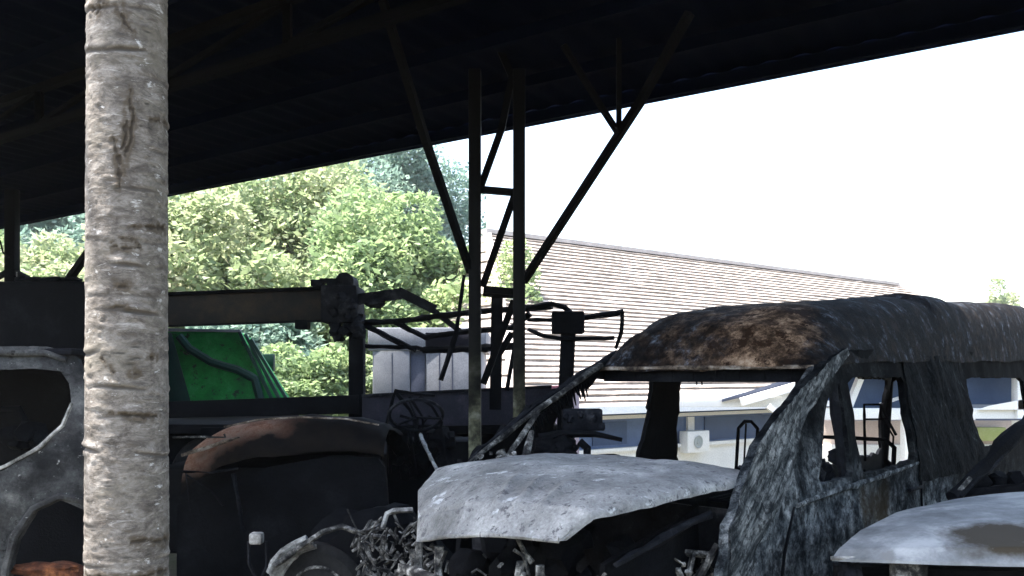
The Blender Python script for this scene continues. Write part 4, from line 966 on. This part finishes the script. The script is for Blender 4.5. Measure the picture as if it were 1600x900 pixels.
def black_box():
    D = 8.4
    t = thing('burnt_cabin', P(60, 0, D+.6)-Vector((0, 0, P(60, 0, D+.6).z)), 'tall soot black truck cabin behind the grey off-road car', 'truck')
    q = MB(); q.box((P(-420, 0, D).x, D, .6), (P(141, 0, D).x, D+1.6, P(0, 439, D).z), .04); q.build('cabin', M['soot'], t)
    q = MB()
    rr = random.Random(5)
    for i in range(12): q.lump(P(rr.uniform(30, 118), 437, D+.1), (rr.uniform(.04, .1), .05, rr.uniform(.015, .035)), i, .5, 2)
    q.box((P(76, 0, D).x, D+.1, P(0, 441, D).z), (P(104, 0, D).x, D+.3, P(0, 431, D).z), .008)
    q.build('roof_scraps', M['soot'], t)
    for px in (-200, 60):
        q = MB(); q.lathe(Vector((P(px, 0, D).x, D+.02, .45)), (0, 1, 0), [(.2, 0), (.43, 0), (.45, .05), (.45, .25), (.2, .28)], 28); q.build('wheel', M['rubber'], t)
black_box()
# low mauve wall beyond the shed, right of the column
def lowwall():
    D = 12.8
    a = P(742, 0, D); b = P(905, 0, D+1); g = gz(a.x, D)
    q = MB(); q.hexa([Vector((a.x, D, g-.2)), Vector((b.x, D+1, g-.3)), Vector((b.x, D+1.15, g-.3)), Vector((a.x, D+.15, g-.2)), P(742, 612, D), P(905, 606, D+1), P(905, 606, D+1.15), P(742, 612, D+.15)], .01)
    t = thing('garden_wall', Vector((a.x, D, g)), 'low mauve rendered wall outside the shed just right of the column', 'wall')
    q.build('wall', M['mauve'], t)
    q = MB(); q.bar(P(738, 610, D+.05), P(908, 603.5, D+1.05), .24, .05); q.build('coping', charred('coping', [(.3, (.12, .04, .06)), (.7, (.22, .09, .11))], None, scale=3, rough=.8), t, False)
lowwall()

# ------------------------------------------------------------ house beyond
def house():
    A = Vector((-.7, 23, 5.6)); B = Vector((16.6, 36, 5.6)); r = Vector((.80, .60, 0)).normalized(); qd = Vector((.6, -.8, 0)).normalized()
    ez = .98; run = 6.5
    t = thing('house', Vector((5, 24, -2.3)), 'low house with wide brown tiled roof, blue wall and white porch beams', 'house')
    nC = 38
    # stepped tile courses on the front slope (trapezoid), and the hips
    def slope(p_top0, p_top1, p_bot0, p_bot1, name, n=nC, over=.35):
        q = MB()
        for k in range(n):
            u0 = k/n; u1 = (k+1)/n
            a = p_top0.lerp(p_bot0, u0); b = p_top1.lerp(p_bot1, u0); c = p_top1.lerp(p_bot1, u1); d = p_top0.lerp(p_bot0, u1)
            nrm = (b-a).cross(d-a).normalized()
            if nrm.z < 0: nrm = -nrm
            seg = max(1, int((b-a).length/.5)); lift = .045
            L0 = []; L1 = []
            for i in range(seg+1):
                s = i/seg; wv = .028*noise.noise(Vector((s*40, k*3.3, 0)))
                L0.append(a.lerp(b, s)-nrm*.01); L1.append(d.lerp(c, s)+nrm*(lift+wv))
            base = len(q.v)
            L2 = [p-nrm*(lift+.02) for p in L1]
            q.v += L0+L1+L2
            m_ = seg+1
            for i in range(seg):
                q.f.append((base+i, base+i+1, base+m_+i+1, base+m_+i)); q.f.append((base+m_+i, base+m_+i+1, base+2*m_+i+1, base+2*m_+i))
        return q.build(name, M['tile'], t, False)
    e0 = A+qd*run-r*3.8; e0.z = ez; e1 = B+qd*run+r*5.5; e1.z = ez
    slope(A, B, e0, e1, 'roof')
    b0 = A-qd*run-r*3.8; b0.z = ez; b1 = B-qd*run+r*5.5; b1.z = ez
    slope(B, A, b1, b0, 'roof'); slope(A, A+r*.02, b0, e0, 'roof', 14); slope(B, B+r*.02, e1, b1, 'roof', 14)
    M['ridge'] = charred('ridge', [(.3, (.34, .30, .28)), (.7, (.5, .46, .43))], None, scale=3, rough=.85, spec=.1)
    q = MB(); q.bar(A-r*.1+Vector((0, 0, .04)), B+r*.1+Vector((0, 0, .04)), .28, .12); q.bar(A, e0+Vector((0, 0, .05)), .22, .12); q.bar(B, e1+Vector((0, 0, .05)), .22, .12); q.build('ridge_cap', M['ridge'], t, False)
    # eave fascia
    q = MB(); q.bar(e0+Vector((0, 0, -.04)), e1+Vector((0, 0, -.04)), .06, .16); q.build('fascia', M['white'], t, False)
    # walls (inset .7)
    w0 = A+qd*(run-.8)-r*3.0; w1 = B+qd*(run-.8)+r*4.8
    def W(a, b_, z): return Vector((w0.x, w0.y, 0))+r*a+qd*b_+Vector((0, 0, z))
    Ln = (Vector((w1.x, w1.y, 0))-Vector((w0.x, w0.y, 0))).length
    q = MB(); q.box((0, -10, .02), (Ln, 0, ez-.12), 0, W); q.build('wall', M['blue_wall'], t, False)
    q = MB(); q.box((-.05, -10, -2.4), (Ln, .06, .0), 0, W); q.build('wall', M['white'], t, False)
    q = MB(); q.box((-.1, .0, .0), (Ln, .16, .08), 0, W); q.build('ledge', M['white'], t, False)
    q = MB(); q.box((-.1, .0, ez-.28), (Ln, .05, ez-.2), 0, W); q.build('ledge', M['white'], t, False)
    # windows in the blue wall: frame + pane
    def wat(px):      # wall coordinate under photo column px
        k = (px-800)/F; o_ = Vector((w0.x, w0.y)); return (k*o_.y-o_.x)/(r.x-k*r.y)
    for (pa, pb) in ((1072, 1082), (1240, 1300)):
        a, b_ = wat(pa), wat(pb)
        q = MB(); q.box((a, .0, .1), (b_, .06, ez-.3), 0, W); wf = q.build('wall_post', M['white'] if pb < 1100 else M['blue_panel'], t, False)
    a, b_ = wat(925), wat(978)
    q = MB(); q.box((a, .0, .15), (b_, .03, ez-.34), 0, W); wf = q.build('window', M['blue_panel'], t, False)
    a, b_ = wat(1100), wat(1205)
    q = MB(); q.box((a, .0, .12), (b_, .03, ez-.32), 0, W); q.build('window', M['blue_panel'], t, False)
    # air-conditioning unit
    a = wat(1056); b_ = wat(1090)
    q = MB(); q.box((a, .1, -.13), (b_, .36, .37), .02, W); ac = q.build('air_conditioner', M['white'], t)
    ctr = W((a+b_)/2-.03, .37, .12)
    q = MB(); q.lathe(ctr, qd, [(.13, -.01), (.15, .012), (.13, .014), (.11, -.002), (.05, .0), (.05, .015), (.01, .016)], 28)
    q.build('fan_grille', charred('grille_grey', [(.3, (.3, .33, .32)), (.7, (.45, .48, .47))], None, scale=4), ac)
    # porch on the right: white posts and beams, blue sheet roof
    D = 15.5
    def bx(p0, p1, d0, d1, mat, nm, bev=.01):
        q = MB(); a = P(*p0, d0); b = P(*p1, d0); q.box((a.x, d0, b.z), (b.x, d1, a.z), bev); return q.build(nm, M[mat], t)
    bx((1052, 612), (1262, 636), D, D+.15, 'white', 'porch_beam')
    q = MB(); q.hexa([P(1128, 628, D-.1), P(1250, 600, D-.1), P(1250, 600, D+.1), P(1128, 628, D+.1), P(1128, 624, D-.1), P(1250, 586, D-.1), P(1250, 586, D+.1), P(1128, 624, D+.1)]); q.build('porch_roof_edge', M['box_shade'], t, False)
    q = MB(); q.bar(P(1158, 628, D-.2), P(1290, 590, D-.2), .12, .14); q.bar(P(1200, 634, D-.22), P(1246, 670, D-.22), .14, .10); q.build('porch_strut', M['white'], t)
    q = MB(); q.hexa([P(1196, 626, D+.2), P(1300, 626, D+.2), P(1300, 626, D+.3), P(1196, 626, D+.3), P(1250, 600, D+.2), P(1300, 586, D+.2), P(1300, 586, D+.3), P(1250, 600, D+.3)]); q.build('porch_gable', M['blue_panel'], t, False)
    bx((1320, 585), (1432, 641), D+.6, D+.8, 'blue_panel', 'porch_gable')
    q = MB(); q.bar(P(1322, 645, D+.3), P(1350, 575, D+.3), .17, .1); q.bar(P(1375, 632, D+.3), P(1404, 622, D+.3), .05, .06); q.build('porch_strut', M['white'], t)
    bx((1262, 638), (1700, 656), D+.1, D+.3, 'white', 'porch_beam')
    bx((1264, 657), (1700, 695), D+1.4, D+1.6, 'beige', 'porch_wall'); bx((1264, 695), (1700, 735), D+1.3, D+1.6, 'white', 'porch_wall')
    bx((1414, 575), (1432, 735), D, D+.2, 'white', 'porch_post'); bx((1590, 575), (1606, 735), D, D+.2, 'white', 'porch_post')
    bx((1500, 588), (1588, 632), D+.6, D+.8, 'blue_panel', 'porch_gable')
    q = MB(); q.hexa([P(1528, 640, D), P(1600, 640, D), P(1600, 640, D+.1), P(1528, 640, D+.1), P(1545, 634, D), P(1600, 624, D), P(1600, 624, D+.1), P(1545, 634, D+.1)]); q.build('porch_beam', M['white'], t, False)
    q = MB(); q.bar(P(1525, 655.5, D-.02), P(1600, 655.5, D-.02), .03, .03); q.build('porch_rail', M['box_shade'], t, False)
    bx((1528, 668), (1572, 689), D+1.2, D+1.38, 'yellow', 'porch_screen')
    # roof sheet of the porch, down to its posts
    q = MB(); q.hexa([P(1262, 578, D-.3), P(1720, 572, D-.3), P(1720, 572, D+3), P(1262, 578, D+3), P(1262, 572, D-.3), P(1720, 566, D-.3), P(1720, 566, D+3), P(1262, 572, D+3)]); q.build('porch_roof', M['blue_panel'], t, False)
    for px in (1060, 1262, 1423, 1598):
        c = P(px, 0, D+.1); q = MB(); q.box((c.x-.06, c.y-.06, -2.4), (c.x+.06, c.y+.06, P(0, 735 if px > 1400 else 640, D).z), .005); 
        if px > 1250: q.build('porch_post', M['white'], t)
M['yellow'] = charred('yellow', [(.3, (.30, .36, .12)), (.7, (.45, .48, .25))], None, scale=3, rough=.7, bump=.1)
house()

# ------------------------------------------------------------ trees
def tree(name, px, d, ytop, wpx, mat, label, group, seed, n=9000, leaf=.17, bottom=None, airy=.0, base=None, cat='tree'):
    n = int(n*2.8); leaf *= .62
    rg = np.random.default_rng(seed); c = P(px, ytop, d); gx, gy = c.x, c.y; g = gz(gx, gy) if base is None else base
    top = c.z; rad = wpx/F*d/2; hgt = top-g; bot = g+hgt*.22 if bottom is None else P(0, bottom, d).z
    cz_ = (top+bot)/2; rz = (top-bot)/2
    t = thing(name, (gx, gy, g), label, cat, group)
    # clumps
    K = 60; cl = []
    while len(cl) < K:
        v = rg.uniform(-1, 1, 3)
        l = np.linalg.norm(v)
        if l > 1 or l < .25: continue
        cl.append(v)
    cl = np.array(cl); cr = rg.uniform(.26, .46, K)
    pick = rg.integers(0, K, n); v = rg.normal(size=(n, 3)); v /= np.linalg.norm(v, axis=1)[:, None]
    rr_ = rg.uniform(.35, 1, n)**.5
    p = cl[pick]+v*(cr[pick]*rr_)[:, None]*np.array([1, 1, .8])
    p[:, 2] = np.clip(p[:, 2], -1.1, 1.12)
    cen = np.array([gx, gy, cz_])+p*np.array([rad, rad*.9, rz])
    # leaf sprigs: each two crossed folded quads
    ax = rg.normal(size=(n, 3)); ax[:, 2] *= .6; ax /= np.linalg.norm(ax, axis=1)[:, None]
    bx_ = np.cross(ax, rg.normal(size=(n, 3))); bx_ /= np.linalg.norm(bx_, axis=1)[:, None]
    L = leaf*rg.uniform(.6, 1.4, n)[:, None]
    V = np.stack([cen-ax*L, cen+bx_*L*.45, cen+ax*L, cen-bx_*L*.45], 1).reshape(-1, 3)
    Fq = np.arange(4*n).reshape(n, 4).tolist()
    tint = np.repeat(np.clip(.5+.28*rg.normal(size=K)[pick]+.12*rg.normal(size=n), 0, 1), 4)
    link('crown', V, Fq, mat, t, False, {'tint': tint})
    q = MB(); b0 = Vector((gx, gy, g-.1)); r0 = max(.1, rad*.07)
    fork = Vector((gx+rg.uniform(-.3, .3), gy, bot+rz*.35)); q.tube([b0, b0.lerp(fork, .5)+Vector((.1, 0, 0)), fork], [r0*1.3, r0, r0*.75], 9, .2)
    for i in range(0, K, 4):
        e = Vector(np.array([gx, gy, cz_])+cl[i]*np.array([rad, rad*.9, rz])); q.tube([fork-Vector((0, 0, .3)), fork.lerp(e, .5)+Vector((0, 0, .15*rz)), e], [r0*.55, r0*.3, r0*.1], 6, .2)
    q.build('trunk', M['bark_far'], t)
TG = 'trees behind the shed'
tree('broadleaf_tree', 330, 24, 300, 330, LY, 'rounded yellow green tree right beside the pale trunk, behind the boom', TG, 1, 17000, .19)
tree('broadleaf_tree', 470, 27, 268, 300, LY, 'pale yellow green tree rising to the roof edge, mid gap', TG, 2, 17000, .19)
tree('broadleaf_tree', 600, 22, 325, 290, LG, 'full green tree just left of the shed column', TG, 3, 18000, .17)
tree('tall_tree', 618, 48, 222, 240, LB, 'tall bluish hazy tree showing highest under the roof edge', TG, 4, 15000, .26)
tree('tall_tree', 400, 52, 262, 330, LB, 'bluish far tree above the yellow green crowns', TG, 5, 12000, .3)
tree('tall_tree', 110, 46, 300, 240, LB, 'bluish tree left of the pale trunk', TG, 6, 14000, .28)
tree('broadleaf_tree', 95, 28, 385, 200, LY, 'low yellow green tree under the bluish one at far left', TG, 7, 9000, .2)
tree('broadleaf_tree', -40, 40, 350, 180, LG, 'green tree at the left picture edge', TG, 8, 9000, .24)
tree('broadleaf_tree', 785, 20.5, 400, 120, LG, 'slim green tree seen between the two column posts', TG, 9, 4500, .13)
tree('broadleaf_tree', 700, 30, 420, 200, LG, 'darker green tree behind the box truck', TG, 10, 9000, .2)
tree('leafy_bush', 470, 17, 545, 170, LG, 'bright green bush right of the green tipping body', TG, 11, 8000, .12, bottom=680, cat='bush')
tree('leafy_bush', 575, 17.5, 560, 130, LY, 'yellowish bush behind the crane post', TG, 12, 6000, .12, bottom=680, cat='bush')
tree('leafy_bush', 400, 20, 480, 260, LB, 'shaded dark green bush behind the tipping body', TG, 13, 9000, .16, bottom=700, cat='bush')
tree('broadleaf_tree', 1562, 70, 447, 62, LY, 'small pale green treetop above the van roof at right', TG, 14, 5000, .28)

# ------------------------------------------------------------ air: one closed haze box round everything
bm = bmesh.new(); bmesh.ops.create_cube(bm, size=1)
for v in bm.verts: v.co = Vector((v.co.x*820, 420+v.co.y*1000, 7+v.co.z*22))
me = bpy.data.meshes.new('haze'); bm.to_mesh(me); bm.free()
hz = bpy.data.objects.new('haze', me); COL.objects.link(hz); tag(hz, 'thin pale daylight haze over the whole yard', 'haze', kind='stuff')
hm = bpy.data.materials.new('haze'); hm.use_nodes = True; hn = hm.node_tree; hn.nodes.remove(hn.nodes['Principled BSDF'])
pv = hn.nodes.new('ShaderNodeVolumePrincipled'); pv.inputs['Color'].default_value = (.93, .96, 1, 1); pv.inputs['Density'].default_value = .0004
hn.links.new(pv.outputs[0], hn.nodes['Material Output'].inputs['Volume']); me.materials.append(hm)
